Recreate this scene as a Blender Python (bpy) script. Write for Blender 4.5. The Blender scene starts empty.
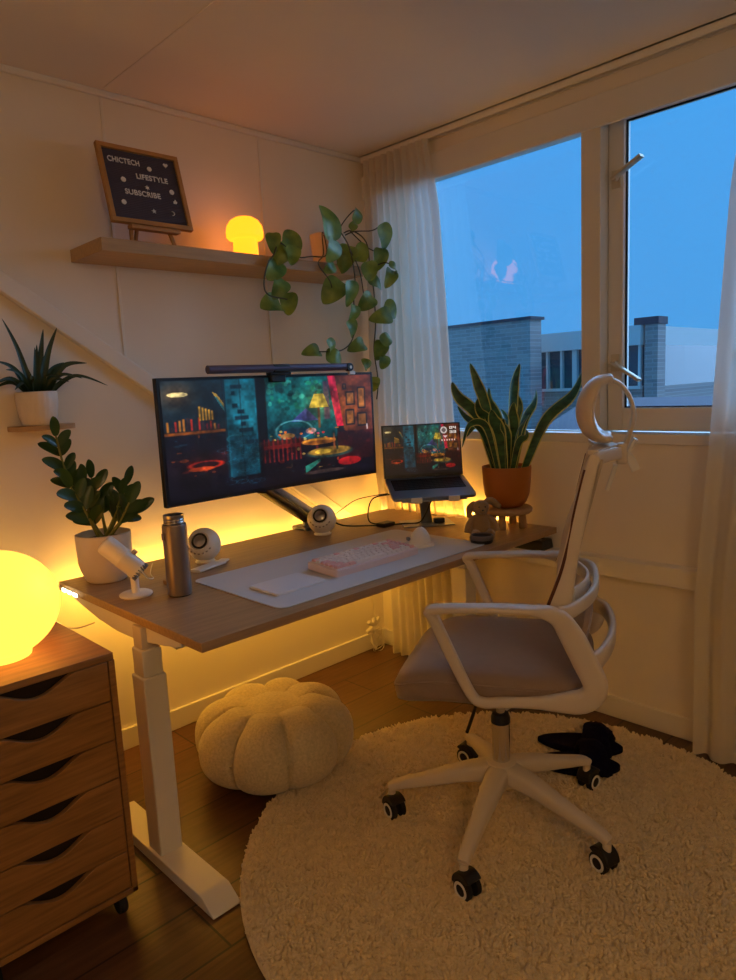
import bpy, bmesh, math, random
import numpy as np
from mathutils import Vector, Matrix, Euler, noise
random.seed(7)
PI = math.pi
C = bpy.context.scene.collection

# ------------------------------------------------------------------ materials
def lin(c):
    return tuple((v/12.92 if v <= .04045 else ((v+.055)/1.055)**2.4) for v in c)
def rgb(r, g, b):
    return lin((r/255, g/255, b/255))
def mat(name, col, rough=.5, metal=0, var=0, vscale=8, bump=0, bscale=60, emit=0, ecol=None, sss=0, trans=0, spec=.5, sheen=0, stretch=None, col2=None, coat=0):
    m = bpy.data.materials.new(name); m.use_nodes = True
    nt = m.node_tree; N = nt.nodes; K = nt.links
    b = N['Principled BSDF']
    b.inputs['Base Color'].default_value = (*col, 1)
    b.inputs['Roughness'].default_value = rough
    b.inputs['Metallic'].default_value = metal
    b.inputs['Specular IOR Level'].default_value = spec
    b.inputs['Coat Weight'].default_value = coat
    if sheen: b.inputs['Sheen Weight'].default_value = sheen
    if sss:
        b.inputs['Subsurface Weight'].default_value = sss
        b.inputs['Subsurface Radius'].default_value = (.02, .02, .02)
    if trans: b.inputs['Transmission Weight'].default_value = trans
    if emit:
        b.inputs['Emission Color'].default_value = (*(ecol or col), 1)
        b.inputs['Emission Strength'].default_value = emit
    tc = None
    if var or bump:
        tc = N.new('ShaderNodeTexCoord'); mp = N.new('ShaderNodeMapping')
        K.new(tc.outputs['Object'], mp.inputs['Vector'])
        if stretch: mp.inputs['Scale'].default_value = stretch
    if var:
        n = N.new('ShaderNodeTexNoise'); n.inputs['Scale'].default_value = vscale; n.inputs['Detail'].default_value = 6
        K.new(mp.outputs[0], n.inputs['Vector'])
        r = N.new('ShaderNodeValToRGB')
        c2 = col2 or tuple(v*(1-var) for v in col)
        r.color_ramp.elements[0].position = .32; r.color_ramp.elements[1].position = .68
        r.color_ramp.elements[0].color = (*c2, 1); r.color_ramp.elements[1].color = (*col, 1)
        K.new(n.outputs['Fac'], r.inputs[0]); K.new(r.outputs[0], b.inputs['Base Color'])
    if bump:
        n2 = N.new('ShaderNodeTexNoise'); n2.inputs['Scale'].default_value = bscale; n2.inputs['Detail'].default_value = 3
        K.new(mp.outputs[0], n2.inputs['Vector'])
        bp = N.new('ShaderNodeBump'); bp.inputs['Strength'].default_value = bump; bp.inputs['Distance'].default_value = .004
        K.new(n2.outputs['Fac'], bp.inputs['Height']); K.new(bp.outputs[0], b.inputs['Normal'])
    return m

M = {}
M['wall'] = mat('wall_paint', rgb(237, 226, 207), .6, var=.03, vscale=3, bump=.05, bscale=120)
M['ceil'] = mat('ceiling_paint', rgb(238, 229, 210), .75, var=.03, vscale=2)
M['trim'] = mat('trim_paint', rgb(232, 224, 208), .4)
M['frame'] = mat('window_frame_paint', rgb(222, 216, 204), .35)
M['gasket'] = mat('rubber_gasket', rgb(20, 26, 30), .6)
M['oak'] = mat('oak_veneer', rgb(172, 138, 98), .40, var=.25, vscale=5, stretch=(1.2, 18, 18), bump=.04, bscale=30)
M['oak_y'] = mat('oak_shelf_veneer', rgb(188, 152, 104), .5, var=.18, vscale=5, stretch=(1.5, 16, 16))
M['cab'] = mat('walnut_laminate', rgb(172, 120, 62), .40, var=.42, vscale=4, stretch=(1.5, 14, 22))
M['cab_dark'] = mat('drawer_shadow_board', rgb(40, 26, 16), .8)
M['white_metal'] = mat('white_powder_coat', rgb(232, 226, 212), .35)
M['white_plastic'] = mat('white_plastic', rgb(228, 224, 216), .32)
M['cream_plastic'] = mat('cream_nylon', rgb(214, 200, 180), .42)
M['cool_white'] = mat('cool_white_aluminium', rgb(220, 224, 232), .4)
M['arm_grey'] = mat('grey_arm_paint', rgb(150, 164, 188), .3, .1)
M['black'] = mat('black_plastic', rgb(18, 18, 20), .4)
M['black_matte'] = mat('black_rubber', rgb(14, 13, 14), .7)
M['chrome'] = mat('chrome', rgb(220, 220, 220), .12, 1)
M['steel'] = mat('brushed_steel', rgb(170, 165, 160), .28, 1)
M['alu'] = mat('aluminium_laptop', rgb(150, 160, 178), .35, .85)
M['alu_dark'] = mat('aluminium_arm', rgb(120, 125, 132), .35, .7)
M['handle'] = mat('window_handle_metal', rgb(206, 196, 172), .35, .4)
M['bottle'] = mat('taupe_bottle_paint', rgb(128, 116, 108), .32, .55)
M['seat'] = mat('taupe_seat_fabric', rgb(150, 128, 112), .75, var=.06, vscale=40, bump=.25, bscale=420, sheen=.2)
M['mesh'] = mat('back_mesh_fabric', rgb(192, 178, 158), .8, bump=.4, bscale=500)
M['mesh_edge'] = mat('mesh_edge_piping', rgb(86, 40, 22), .7)
M['pouf'] = mat('boucle_fabric', rgb(222, 204, 160), .95, var=.22, vscale=110, bump=1.0, bscale=150, sheen=.4)
M['rug'] = mat('shag_wool', rgb(238, 216, 174), .95, var=.14, vscale=40, sheen=.3)
M['rug_back'] = mat('rug_backing', rgb(226, 204, 164), .95)
M['mat'] = mat('pale_desk_mat', rgb(206, 208, 212), .55, bump=.05, bscale=400)
M['pink'] = mat('pink_plastic', rgb(222, 204, 208), .4)
M['key_white'] = mat('white_keycap', rgb(226, 218, 216), .4)
M['key_pink'] = mat('pink_keycap', rgb(224, 176, 178), .4)
M['glaze'] = mat('cream_glaze', rgb(226, 214, 196), .5, var=.06, vscale=20)
M['terra'] = mat('ochre_planter', rgb(184, 106, 26), .45, var=.06, vscale=12)
M['soil'] = mat('potting_soil', rgb(46, 32, 22), .95, bump=1, bscale=90)
M['snake'] = mat('snake_plant_leaf', rgb(66, 112, 62), .38, var=.5, vscale=24, stretch=(1, 1, 2.2), col2=rgb(30, 62, 38))
M['snake_edge'] = mat('snake_plant_margin', rgb(196, 192, 100), .45)
M['zz'] = mat('glossy_zz_leaf', rgb(52, 84, 38), .28, var=.4, vscale=9)
M['aloe'] = mat('aloe_leaf', rgb(44, 72, 50), .4, var=.4, vscale=12)
M['pothos'] = mat('pothos_leaf', rgb(138, 166, 72), .36, var=.35, vscale=16, col2=rgb(70, 112, 52))
M['vine'] = mat('pothos_vine', rgb(58, 62, 36), .6)
M['tin_rim'] = mat('dark_tin_rim', rgb(110, 104, 108), .4, .5)
M['stemg'] = mat('green_stem', rgb(112, 118, 52), .5)
M['woodraw'] = mat('raw_light_wood', rgb(200, 158, 108), .6, var=.15, vscale=10, stretch=(1, 6, 6))
M['plush'] = mat('plush_toy_fur', rgb(156, 126, 84), .95, bump=.8, bscale=260, sheen=.5)
M['slip'] = mat('navy_fleece', rgb(17, 15, 40), 1, bump=.6, bscale=220, spec=.1)
M['felt'] = mat('charcoal_felt', rgb(82, 74, 84), .9)
M['letter'] = mat('white_letter_plastic', rgb(232, 228, 220), .5)
M['pine'] = mat('pine_frame', rgb(186, 134, 72), .5, var=.15, vscale=6, stretch=(3, 3, 3))
M['cable_w'] = mat('white_cable', rgb(226, 216, 196), .5)
M['cable_b'] = mat('black_cable', rgb(16, 14, 14), .5)

def curtain_mat():
    m = bpy.data.materials.new('sheer_curtain'); m.use_nodes = True
    nt = m.node_tree; N = nt.nodes; K = nt.links; N.clear()
    out = N.new('ShaderNodeOutputMaterial')
    d = N.new('ShaderNodeBsdfDiffuse'); d.inputs[0].default_value = (*rgb(234, 226, 210), 1)
    t = N.new('ShaderNodeBsdfTranslucent'); t.inputs[0].default_value = (*rgb(234, 230, 220), 1)
    tr = N.new('ShaderNodeBsdfTransparent')
    a = N.new('ShaderNodeMixShader'); a.inputs[0].default_value = .34
    b = N.new('ShaderNodeMixShader'); b.inputs[0].default_value = .12
    K.new(d.outputs[0], a.inputs[1]); K.new(t.outputs[0], a.inputs[2])
    K.new(a.outputs[0], b.inputs[1]); K.new(tr.outputs[0], b.inputs[2]); K.new(b.outputs[0], out.inputs[0])
    return m
M['curtain'] = curtain_mat()
def glass_mat():
    m = bpy.data.materials.new('window_glass'); m.use_nodes = True
    nt = m.node_tree; N = nt.nodes; K = nt.links; N.clear()
    out = N.new('ShaderNodeOutputMaterial')
    tr = N.new('ShaderNodeBsdfTransparent'); tr.inputs[0].default_value = (.96, .98, 1, 1)
    g = N.new('ShaderNodeBsdfGlossy'); g.inputs['Roughness'].default_value = 0
    f = N.new('ShaderNodeFresnel'); f.inputs[0].default_value = 1.45
    mx = N.new('ShaderNodeMixShader')
    K.new(f.outputs[0], mx.inputs[0]); K.new(tr.outputs[0], mx.inputs[1]); K.new(g.outputs[0], mx.inputs[2])
    K.new(mx.outputs[0], out.inputs[0])
    return m
M['glass'] = glass_mat()
def floor_mat():
    m = bpy.data.materials.new('dark_wood_planks'); m.use_nodes = True
    nt = m.node_tree; N = nt.nodes; K = nt.links
    b = N['Principled BSDF']; b.inputs['Roughness'].default_value = .36
    tc = N.new('ShaderNodeTexCoord')
    br = N.new('ShaderNodeTexBrick'); br.inputs['Scale'].default_value = 1
    br.inputs['Brick Width'].default_value = 1.25; br.inputs['Row Height'].default_value = .19
    br.inputs['Mortar Size'].default_value = .0035; br.inputs['Mortar Smooth'].default_value = .2
    br.inputs['Color1'].default_value = (*rgb(116, 78, 50), 1); br.inputs['Color2'].default_value = (*rgb(92, 60, 38), 1)
    br.inputs['Mortar'].default_value = (*rgb(40, 22, 14), 1); br.offset = .37
    K.new(tc.outputs['Object'], br.inputs['Vector'])
    mp = N.new('ShaderNodeMapping'); mp.inputs['Scale'].default_value = (1.4, 16, 1)
    K.new(tc.outputs['Object'], mp.inputs[0])
    n = N.new('ShaderNodeTexNoise'); n.inputs['Scale'].default_value = 4; n.inputs['Detail'].default_value = 8; n.inputs['Distortion'].default_value = .6
    K.new(mp.outputs[0], n.inputs['Vector'])
    r = N.new('ShaderNodeValToRGB'); r.color_ramp.elements[0].position = .3; r.color_ramp.elements[1].position = .75
    r.color_ramp.elements[0].color = (.45, .42, .4, 1); r.color_ramp.elements[1].color = (1.1, 1.1, 1.1, 1)
    K.new(n.outputs['Fac'], r.inputs[0])
    mx = N.new('ShaderNodeMix'); mx.data_type = 'RGBA'; mx.blend_type = 'MULTIPLY'; mx.inputs[0].default_value = .8
    K.new(br.outputs['Color'], mx.inputs[6]); K.new(r.outputs[0], mx.inputs[7]); K.new(mx.outputs[2], b.inputs['Base Color'])
    bp = N.new('ShaderNodeBump'); bp.inputs['Strength'].default_value = .25; bp.inputs['Distance'].default_value = .003
    K.new(n.outputs['Fac'], bp.inputs['Height']); K.new(bp.outputs[0], b.inputs['Normal'])
    return m
M['floor'] = floor_mat()
def brick_mat():
    m = bpy.data.materials.new('brick_masonry'); m.use_nodes = True
    nt = m.node_tree; N = nt.nodes; K = nt.links
    b = N['Principled BSDF']; b.inputs['Roughness'].default_value = .9
    tc = N.new('ShaderNodeTexCoord'); sp = N.new('ShaderNodeSeparateXYZ'); cb = N.new('ShaderNodeCombineXYZ')
    K.new(tc.outputs['Object'], sp.inputs[0]); K.new(sp.outputs[1], cb.inputs[0]); K.new(sp.outputs[2], cb.inputs[1])
    br = N.new('ShaderNodeTexBrick'); br.inputs['Scale'].default_value = 1
    br.inputs['Brick Width'].default_value = .22; br.inputs['Row Height'].default_value = .065; br.inputs['Mortar Size'].default_value = .006
    br.inputs['Color1'].default_value = (*rgb(168, 156, 150), 1); br.inputs['Color2'].default_value = (*rgb(142, 132, 130), 1)
    br.inputs['Mortar'].default_value = (*rgb(176, 168, 162), 1)
    K.new(cb.outputs[0], br.inputs['Vector']); K.new(br.outputs['Color'], b.inputs['Base Color'])
    return m
M['brick'] = brick_mat()
M['ob_white'] = mat('painted_fascia', rgb(205, 205, 200), .7)
M['ob_glass'] = mat('dark_glazing', rgb(60, 74, 84), .25)
M['ob_roof'] = mat('slate_roof', rgb(66, 66, 78), .8, var=.2, vscale=3)
M['ob_red'] = mat('red_roof_tile', rgb(150, 84, 70), .8, var=.2, vscale=3)
M['ob_ground'] = mat('street_ground', rgb(80, 84, 84), .9, var=.2, vscale=.5)
M['tree'] = mat('tree_foliage', rgb(70, 110, 70), .9, var=.4, vscale=3)
def emis(name, col, s, base=None):
    return mat(name, base or col, .6, emit=s, ecol=col)

# ------------------------------------------------------------------ mesh builder
class MB:
    def __init__(s): s.v = []; s.f = []; s.mi = []
    def add(s, vs, fs, mi=0, T=None):
        o = len(s.v)
        for v in vs:
            v = Vector(v)
            if T is not None: v = T @ v
            s.v.append(v)
        for f in fs: s.f.append(tuple(i+o for i in f)); s.mi.append(mi)
        return s
    def box(s, a, b, mi=0, T=None):
        x0, y0, z0 = a; x1, y1, z1 = b
        vs = [(x0,y0,z0),(x1,y0,z0),(x1,y1,z0),(x0,y1,z0),(x0,y0,z1),(x1,y0,z1),(x1,y1,z1),(x0,y1,z1)]
        return s.add(vs, [(0,3,2,1),(4,5,6,7),(0,1,5,4),(1,2,6,5),(2,3,7,6),(3,0,4,7)], mi, T)
    def lathe(s, prof, n=40, mi=0, T=None, c=(0,0,0)):
        vs = []; fs = []
        for r, z in prof:
            for k in range(n):
                a = 2*PI*k/n; vs.append((c[0]+r*math.cos(a), c[1]+r*math.sin(a), c[2]+z))
        for i in range(len(prof)-1):
            for k in range(n):
                k2 = (k+1) % n
                fs.append((i*n+k, i*n+k2, (i+1)*n+k2, (i+1)*n+k))
        if prof[0][0] > 1e-5: fs.append(tuple(reversed(range(n))))
        if prof[-1][0] > 1e-5: fs.append(tuple((len(prof)-1)*n+k for k in range(n)))
        return s.add(vs, fs, mi, T)
    def sweep(s, pts, w, h, up=(0,0,1), mi=0, n=12, e=.5, closed=False, T=None):
        """superellipse section, w across, h along the up direction"""
        P = [Vector(p) for p in pts]; m = len(P); vs = []; fs = []
        W = w if isinstance(w, (list, tuple)) else [w]*m
        H = h if isinstance(h, (list, tuple)) else [h]*m
        up = Vector(up)
        for i in range(m):
            if closed: t = P[(i+1) % m]-P[i-1]
            else: t = P[min(i+1, m-1)]-P[max(i-1, 0)]
            if t.length < 1e-9: t = Vector((0,0,1))
            t.normalize()
            sd = t.cross(up)
            if sd.length < 1e-4: sd = t.cross(Vector((1,0,0)))
            sd.normalize(); u2 = sd.cross(t).normalized()
            for k in range(n):
                a = 2*PI*(k+.5)/n; ca, sa = math.cos(a), math.sin(a)
                cx = math.copysign(abs(ca)**e, ca); cy = math.copysign(abs(sa)**e, sa)
                vs.append(P[i]+sd*cx*W[i]/2+u2*cy*H[i]/2)
        for i in range(m if closed else m-1):
            j = (i+1) % m
            for k in range(n):
                k2 = (k+1) % n
                fs.append((i*n+k, i*n+k2, j*n+k2, j*n+k))
        if not closed:
            fs.append(tuple(reversed(range(n)))); fs.append(tuple((m-1)*n+k for k in range(n)))
        return s.add(vs, fs, mi, T)
    def tube(s, pts, r, n=8, mi=0, T=None, closed=False):
        P = [Vector(p) for p in pts]; m = len(P)
        R_ = r if isinstance(r, (list, tuple)) else [r]*m
        vs = []; fs = []; ref = None
        for i in range(m):
            t = (P[(i+1) % m]-P[i-1]) if closed else (P[min(i+1, m-1)]-P[max(i-1, 0)])
            t.normalize()
            if ref is None: ref = t.orthogonal().normalized()
            ref = (ref - t*ref.dot(t))
            if ref.length < 1e-5: ref = t.orthogonal()
            ref.normalize(); b = t.cross(ref)
            for k in range(n):
                a = 2*PI*k/n; vs.append(P[i]+(ref*math.cos(a)+b*math.sin(a))*R_[i])
        for i in range(m if closed else m-1):
            j = (i+1) % m
            for k in range(n):
                k2 = (k+1) % n; fs.append((i*n+k, i*n+k2, j*n+k2, j*n+k))
        if not closed:
            fs.append(tuple(reversed(range(n)))); fs.append(tuple((m-1)*n+k for k in range(n)))
        return s.add(vs, fs, mi, T)
    def ellip(s, c, r, nu=20, nv=12, mi=0, T=None):
        prof = [(math.sin(PI*i/nv), -math.cos(PI*i/nv)) for i in range(nv+1)]
        prof[0] = (0, -1); prof[-1] = (0, 1)
        vs = []; fs = []
        vs.append((c[0], c[1], c[2]-r[2]))
        for i in range(1, nv):
            for k in range(nu):
                a = 2*PI*k/nu
                vs.append((c[0]+r[0]*prof[i][0]*math.cos(a), c[1]+r[1]*prof[i][0]*math.sin(a), c[2]+r[2]*prof[i][1]))
        vs.append((c[0], c[1], c[2]+r[2])); L = len(vs)-1
        for k in range(nu):
            k2 = (k+1) % nu
            fs.append((0, 1+k2, 1+k)); fs.append((L, L-nu+k, L-nu+k2))
            for i in range(nv-2): fs.append((1+i*nu+k, 1+i*nu+k2, 1+(i+1)*nu+k2, 1+(i+1)*nu+k))
        return s.add(vs, fs, mi, T)
    def prism(s, poly, fn0, fn1, mi=0, T=None):
        n = len(poly); vs = [fn0(*p) for p in poly]+[fn1(*p) for p in poly]
        fs = [tuple(reversed(range(n))), tuple(range(n, 2*n))]+[(i, (i+1) % n, n+(i+1) % n, n+i) for i in range(n)]
        return s.add(vs, fs, mi, T)
    def cushion(s, rx, ry, prof, e=.35, n=56, mi=0, c=(0,0,0), T=None):
        """prof: (inset scale, z); superellipse outline"""
        vs = []; fs = []
        for sc, z in prof:
            for k in range(n):
                a = 2*PI*(k+.5)/n; ca, sa = math.cos(a), math.sin(a)
                vs.append((c[0]+rx*sc*math.copysign(abs(ca)**e, ca), c[1]+ry*sc*math.copysign(abs(sa)**e, sa), c[2]+z))
        for i in range(len(prof)-1):
            for k in range(n):
                k2 = (k+1) % n; fs.append((i*n+k, i*n+k2, (i+1)*n+k2, (i+1)*n+k))
        fs.append(tuple(reversed(range(n)))); fs.append(tuple((len(prof)-1)*n+k for k in range(n)))
        return s.add(vs, fs, mi, T)
    def leaf(s, pts, w, nrm=(0,-1,0), fold=.25, shape='lance', mi=0, mi_edge=None, twist=0):
        P = spl(pts, 10); m = len(P); vs = []; fs = []
        nrm = Vector(nrm)
        cols = (-1, -.78, 0, .78, 1) if mi_edge is not None else (-1, -.5, 0, .5, 1)
        for i, p in enumerate(P):
            t = i/(m-1)
            if shape == 'lance': ww = (math.sin(PI*min(1, t*.93+.07))**.75)
            elif shape == 'sword': ww = min(1, .55+t*1.2)*min(1, (1-t)*2.4)**.7
            elif shape == 'heart': ww = (math.sqrt(max(0, 1-((.32-t)/.36)**2)) if t < .32 else max(0, 1-((t-.32)/.68)**1.7)**.85)
            elif shape == 'aloe': ww = (1-t)**.8
            d = P[min(i+1, m-1)]-P[max(i-1, 0)]; d.normalize()
            a = nrm.copy()
            if twist: a.rotate(Matrix.Rotation(twist*t, 3, d))
            sd = d.cross(a)
            if sd.length < 1e-4: sd = d.orthogonal()
            sd.normalize(); nn = sd.cross(d)
            for c in cols:
                vs.append(p+sd*c*w/2*ww+nn*abs(c)*fold*w/2*ww)
        k = len(cols)
        for i in range(m-1):
            for j in range(k-1):
                f = (i*k+j, i*k+j+1, (i+1)*k+j+1, (i+1)*k+j)
                s.add([], [])
        o = len(s.v)
        for v in vs: s.v.append(v)
        for i in range(m-1):
            for j in range(k-1):
                s.f.append((o+i*k+j, o+i*k+j+1, o+(i+1)*k+j+1, o+(i+1)*k+j))
                s.mi.append(mi_edge if (mi_edge is not None and j in (0, k-2)) else mi)
        return s

def spl(pts, n=6, closed=False):
    P = [Vector(p) for p in pts]; out = []; m = len(P)
    if m == 2:
        return [P[0].lerp(P[1], i/n) for i in range(n+1)]
    for i in range(m if closed else m-1):
        if closed: a, b, c, d = P[i-1], P[i], P[(i+1) % m], P[(i+2) % m]
        else: a, b, c, d = P[max(i-1, 0)], P[i], P[i+1], P[min(i+2, m-1)]
        for k in range(n):
            t = k/n
            out.append(.5*((2*b)+(-a+c)*t+(2*a-5*b+4*c-d)*t*t+(-a+3*b-3*c+d)*t**3))
    if not closed: out.append(P[-1])
    return out
def lerpl(vals, m):
    out = []
    for i in range(m):
        t = i/(m-1)*(len(vals)-1); k = min(int(t), len(vals)-2); out.append(vals[k]+(vals[k+1]-vals[k])*(t-k))
    return out

def obj(name, mb, m, parent=None, bevel=0, sub=0, loc=(0,0,0), rot=None, smooth=True, ang=.7, seg=2):
    me = bpy.data.meshes.new(name)
    me.from_pydata([tuple(v) for v in mb.v], [], mb.f)
    ms = m if isinstance(m, (list, tuple)) else [m]
    for q in ms: me.materials.append(M[q] if isinstance(q, str) else q)
    if len(ms) > 1: me.polygons.foreach_set('material_index', mb.mi)
    me.validate(); me.update()
    bm = bmesh.new(); bm.from_mesh(me); bmesh.ops.recalc_face_normals(bm, faces=bm.faces); bm.to_mesh(me); bm.free()
    if smooth:
        me.shade_smooth(); me.set_sharp_from_angle(angle=ang)
    o = bpy.data.objects.new(name, me); C.objects.link(o); o.location = loc
    if rot: o.rotation_euler = rot
    if parent: o.parent = parent
    if bevel:
        b = o.modifiers.new('b', 'BEVEL'); b.width = bevel; b.segments = seg; b.limit_method = 'ANGLE'; b.angle_limit = .6; b.harden_normals = False
    if sub:
        b = o.modifiers.new('s', 'SUBSURF'); b.levels = sub; b.render_levels = sub
    return o
def thing(name, label, cat, loc=(0,0,0), rz=0, group=None, rot=None):
    o = bpy.data.objects.new(name, None); C.objects.link(o); o.location = loc
    o.rotation_euler = rot or (0, 0, rz); o.empty_display_size = .05
    o['label'] = label; o['category'] = cat
    if group: o['group'] = group
    return o
def tag(o, label, cat, group=None):
    o['label'] = label; o['category'] = cat
    if group: o['group'] = group
    return o
def struct(name, mb, m, parent=None, **k):
    o = obj(name, mb, m, parent, **k)
    if parent is None: o['kind'] = 'structure'
    return o
def boxo(name, a, b, m, parent=None, **k): return obj(name, MB().box(a, b), m, parent, **k)

# ------------------------------------------------------------------ room shell
H = 2.424; X0 = -3.7; Y0 = -4.3
struct('floor', MB().box((X0, Y0, -.1), (.14, .14, 0)), 'floor')
struct('ceiling', MB().box((X0, Y0, H), (.14, .14, H+.1)), 'ceil')
struct('wall_back', MB().box((X0, 0, 0), (.14, .14, H)), 'wall')
struct('wall_left', MB().box((X0-.14, Y0, 0), (X0, .14, H)), 'wall')
struct('wall_front', MB().box((X0, Y0-.14, 0), (.14, Y0, H)), 'wall')
WY0, WY1, WZ0, WZ1 = -2.75, -.12, 1.118, 2.31
w = MB()
w.box((0, Y0, 0), (.14, 0, WZ0)); w.box((0, Y0, WZ1), (.14, 0, H)); w.box((0, WY1, WZ0), (.14, 0, WZ1)); w.box((0, Y0, WZ0), (.14, WY0, WZ1))
struct('wall_right', w, 'wall')
# skirting
bb = MB(); bb.box((X0, -.014, 0), (-.014, 0, .084)); struct('baseboard_back', bb, 'trim', bevel=.003)
bb = MB(); bb.box((-.014, Y0, 0), (0, 0, .084)); struct('baseboard_right', bb, 'trim', bevel=.003)
struct('baseboard_left', MB().box((X0, Y0, 0), (X0+.014, -.014, .082)), 'trim')
struct('baseboard_front', MB().box((X0, Y0, 0), (0, Y0+.014, .082)), 'trim')
# sloping stair stringer board across the back wall
def zs(x): return .735-.705*(x+.235)
sl = MB()
sl.prism([(X0, zs(X0)+.01), (0, zs(0)+.01), (0, zs(0)-.065), (X0, zs(X0)-.065)], lambda x, z: (x, 0, z), lambda x, z: (x, -.035, z))
struct('trim_1', sl, 'trim', bevel=.006, seg=3)
# cove strips at the ceiling, panel joints
cv = MB(); cv.box((X0, -.016, H-.022), (0, 0, H)); struct('trim_2', cv, 'trim', bevel=.005)
j = MB()
for x in (-1.293, -.615, -2.55):
    j.box((x-.006, -.004, zs(x)), (x+.006, 0, H-.02))
struct('trim_3', j, 'trim', bevel=.002)
j = MB()
for x in (-1.29, -2.9): j.box((x-.004, Y0, H-.0015), (x+.004, 0, H))
struct('trim_4', j, 'trim')
# pipe ledge on the window wall
struct('trim_5', MB().box((-.055, Y0, .585), (0, -.02, .657)), 'trim', bevel=.004)
# head board under curtain rail
struct('trim_6', MB().box((-.018, Y0, 2.230), (0, 0, 2.338)), 'frame', bevel=.003)
# ---- windows
wf = MB()
wf.box((-.004, -1.222, WZ0), (.13, -1.144, WZ1))             # mullion
wf.box((-.012, WY0, 1.092), (.13, WY1, WZ0+.012))            # sill rail
wf.box((.02, WY1, WZ0), (.13, WY1+.03, WZ1)); wf.box((.0, WY0-.02, WZ0), (.13, WY0+.04, WZ1)); wf.box((.02, WY0, 2.262), (.13, WY1, WZ1))
wfr = struct('window_1', wf, 'frame', bevel=.003)
g = MB().box((.066, -1.144, WZ0+.012), (.070, WY1, WZ1-.004)); obj('glass_pane', g, 'glass', wfr, smooth=False)
gk = MB()
gk.box((.060, -1.1445, WZ0+.012), (.066, -1.138, WZ1)); gk.box((.060, -1.1445, WZ0+.012), (.066, WY1, WZ0+.016)); obj('glazing_bead', gk, 'frame', wfr)
# casement sash, right
sa = MB()
SX0, SX1 = .052, .105
sy0, sy1 = -2.68, -1.223
sa.box((SX0, sy1-.060, 1.135), (SX1, sy1, 2.262)); sa.box((SX0, sy0, 1.135), (SX1, sy0+.056, 2.262))
sa.box((SX0, sy0+.056, 1.135), (SX1, sy1-.060, 1.222)); sa.box((SX0, sy0+.056, 2.252), (SX1, sy1-.060, 2.262))
wsh = struct('window_2', sa, 'frame', bevel=.004)
gy1 = sy1-.060
obj('glass_pane', MB().box((.076, sy0+.056, 1.222), (.080, gy1, 2.252)), 'glass', wsh, smooth=False)
gk = MB(); gk.box((.070, gy1-.007, 1.222), (.076, gy1, 2.252)); gk.box((.070, sy0+.056, 2.246), (.076, gy1, 2.252)); gk.box((.070, sy0+.056, 1.222), (.076, gy1, 1.227))
obj('gasket', gk, 'gasket', wsh)
def handle(z, dz, nm):
    hp = MB(); hp.box((SX0-.006, -1.274, z-.032), (SX0, -1.238, z+.032)); p = obj('handle_plate', hp, 'handle', wsh, bevel=.002)
    b = MB(); b.lathe([(.009, 0), (.009, .02), (0, .02)], 16, T=Matrix.Translation((SX0-.006, -1.258, z)) @ Matrix.Rotation(-PI/2, 4, 'Y')); obj('handle_spindle', b, 'handle', p)
    l = MB(); l.sweep(spl([(SX0-.022, -1.252, z-.002), (SX0-.03, -1.30, z+dz*.4), (SX0-.034, -1.365, z+dz)], 5), .032, .012); obj('handle_lever', l, 'handle', p)
handle(2.052, .050, 'a'); handle(1.392, -.068, 'b')
# curtain rail
r = thing('curtain_rail', 'long white double channel curtain rail fixed to the ceiling above the windows', 'curtain rail', (-.019, -2.1, H))
rb = MB(); rb.box((-.018, -2.1, -.030), (-.013, 2.08, 0)).box((.012, -2.1, -.030), (.017, 2.08, 0)).box((-.003, -2.1, -.024), (.002, 2.08, 0)).box((-.018, -2.1, -.005), (.017, 2.08, 0))
obj('channel', rb, 'white_metal', r)

# ------------------------------------------------------------------ curtains
def curtain(name, label, ya, yb, x, z0, z1, nf, amp, seed, band=True):
    """ya(z), yb(z) edges"""
    rnd = random.Random(seed); ph = [rnd.uniform(0, 6) for _ in range(4)]
    nu, nv = nf*14, 50; vs = []; fs = []
    for i in range(nv+1):
        t = i/nv; z = z0+(z1-z0)*t
        for k in range(nu+1):
            u = k/nu
            uu = u+.012*math.sin(5*u+ph[0]+2*t)
            y = ya(z)+(yb(z)-ya(z))*uu
            a = amp*(1-.5*max(0, (t-.93)/.07))*(1+.35*math.sin(9*u+ph[1]))
            xx = (x if not callable(x) else x(z))+a*math.sin(2*PI*nf*u+ph[2]+.5*math.sin(3*t+ph[3]+6*u))+.25*a*math.sin(4*PI*nf*u+ph[1]+2*t)
            vs.append((xx, y, z))
    for i in range(nv):
        for k in range(nu):
            a = i*(nu+1)+k; fs.append((a, a+1, a+nu+2, a+nu+1))
    mb = MB(); mb.add(vs, fs)
    o = obj(name, mb, 'curtain', ang=3); tag(o, label, 'curtain', 'sheer curtains at the window')
    hb = MB()
    for k in range(0, nu+1):
        pass
    # pleat tape part
    top = [Vector(vs[nv*(nu+1)+k])+Vector((-.003, 0, -.03)) for k in range(nu+1)]
    tp = MB(); tp.add([(p.x, p.y, p.z+dz) for p in top for dz in (-.03, .028)], [(2*k, 2*k+2, 2*k+3, 2*k+1) for k in range(nu)])
    obj('heading_tape', tp, 'curtain', o, ang=3)
    hm = MB(); bt = [Vector(vs[k])+Vector((-.0025, 0, 0)) for k in range(nu+1)]
    hm.add([(p.x, p.y, p.z+dz) for p in bt for dz in (0, .05)], [(2*k, 2*k+2, 2*k+3, 2*k+1) for k in range(nu)])
    obj('hem', hm, 'curtain', o, ang=3)
    return o
def e1(z):
    T = [(0, -.66), (.6, -.63), (1.2, -.555), (1.6, -.525), (2.1, -.485), (2.3, -.455), (2.4, -.44)]
    for (a, b), (c, d) in zip(T, T[1:]):
        if z <= c: return b+(d-b)*max(0, (z-a))/(c-a)
    return T[-1][1]
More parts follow.
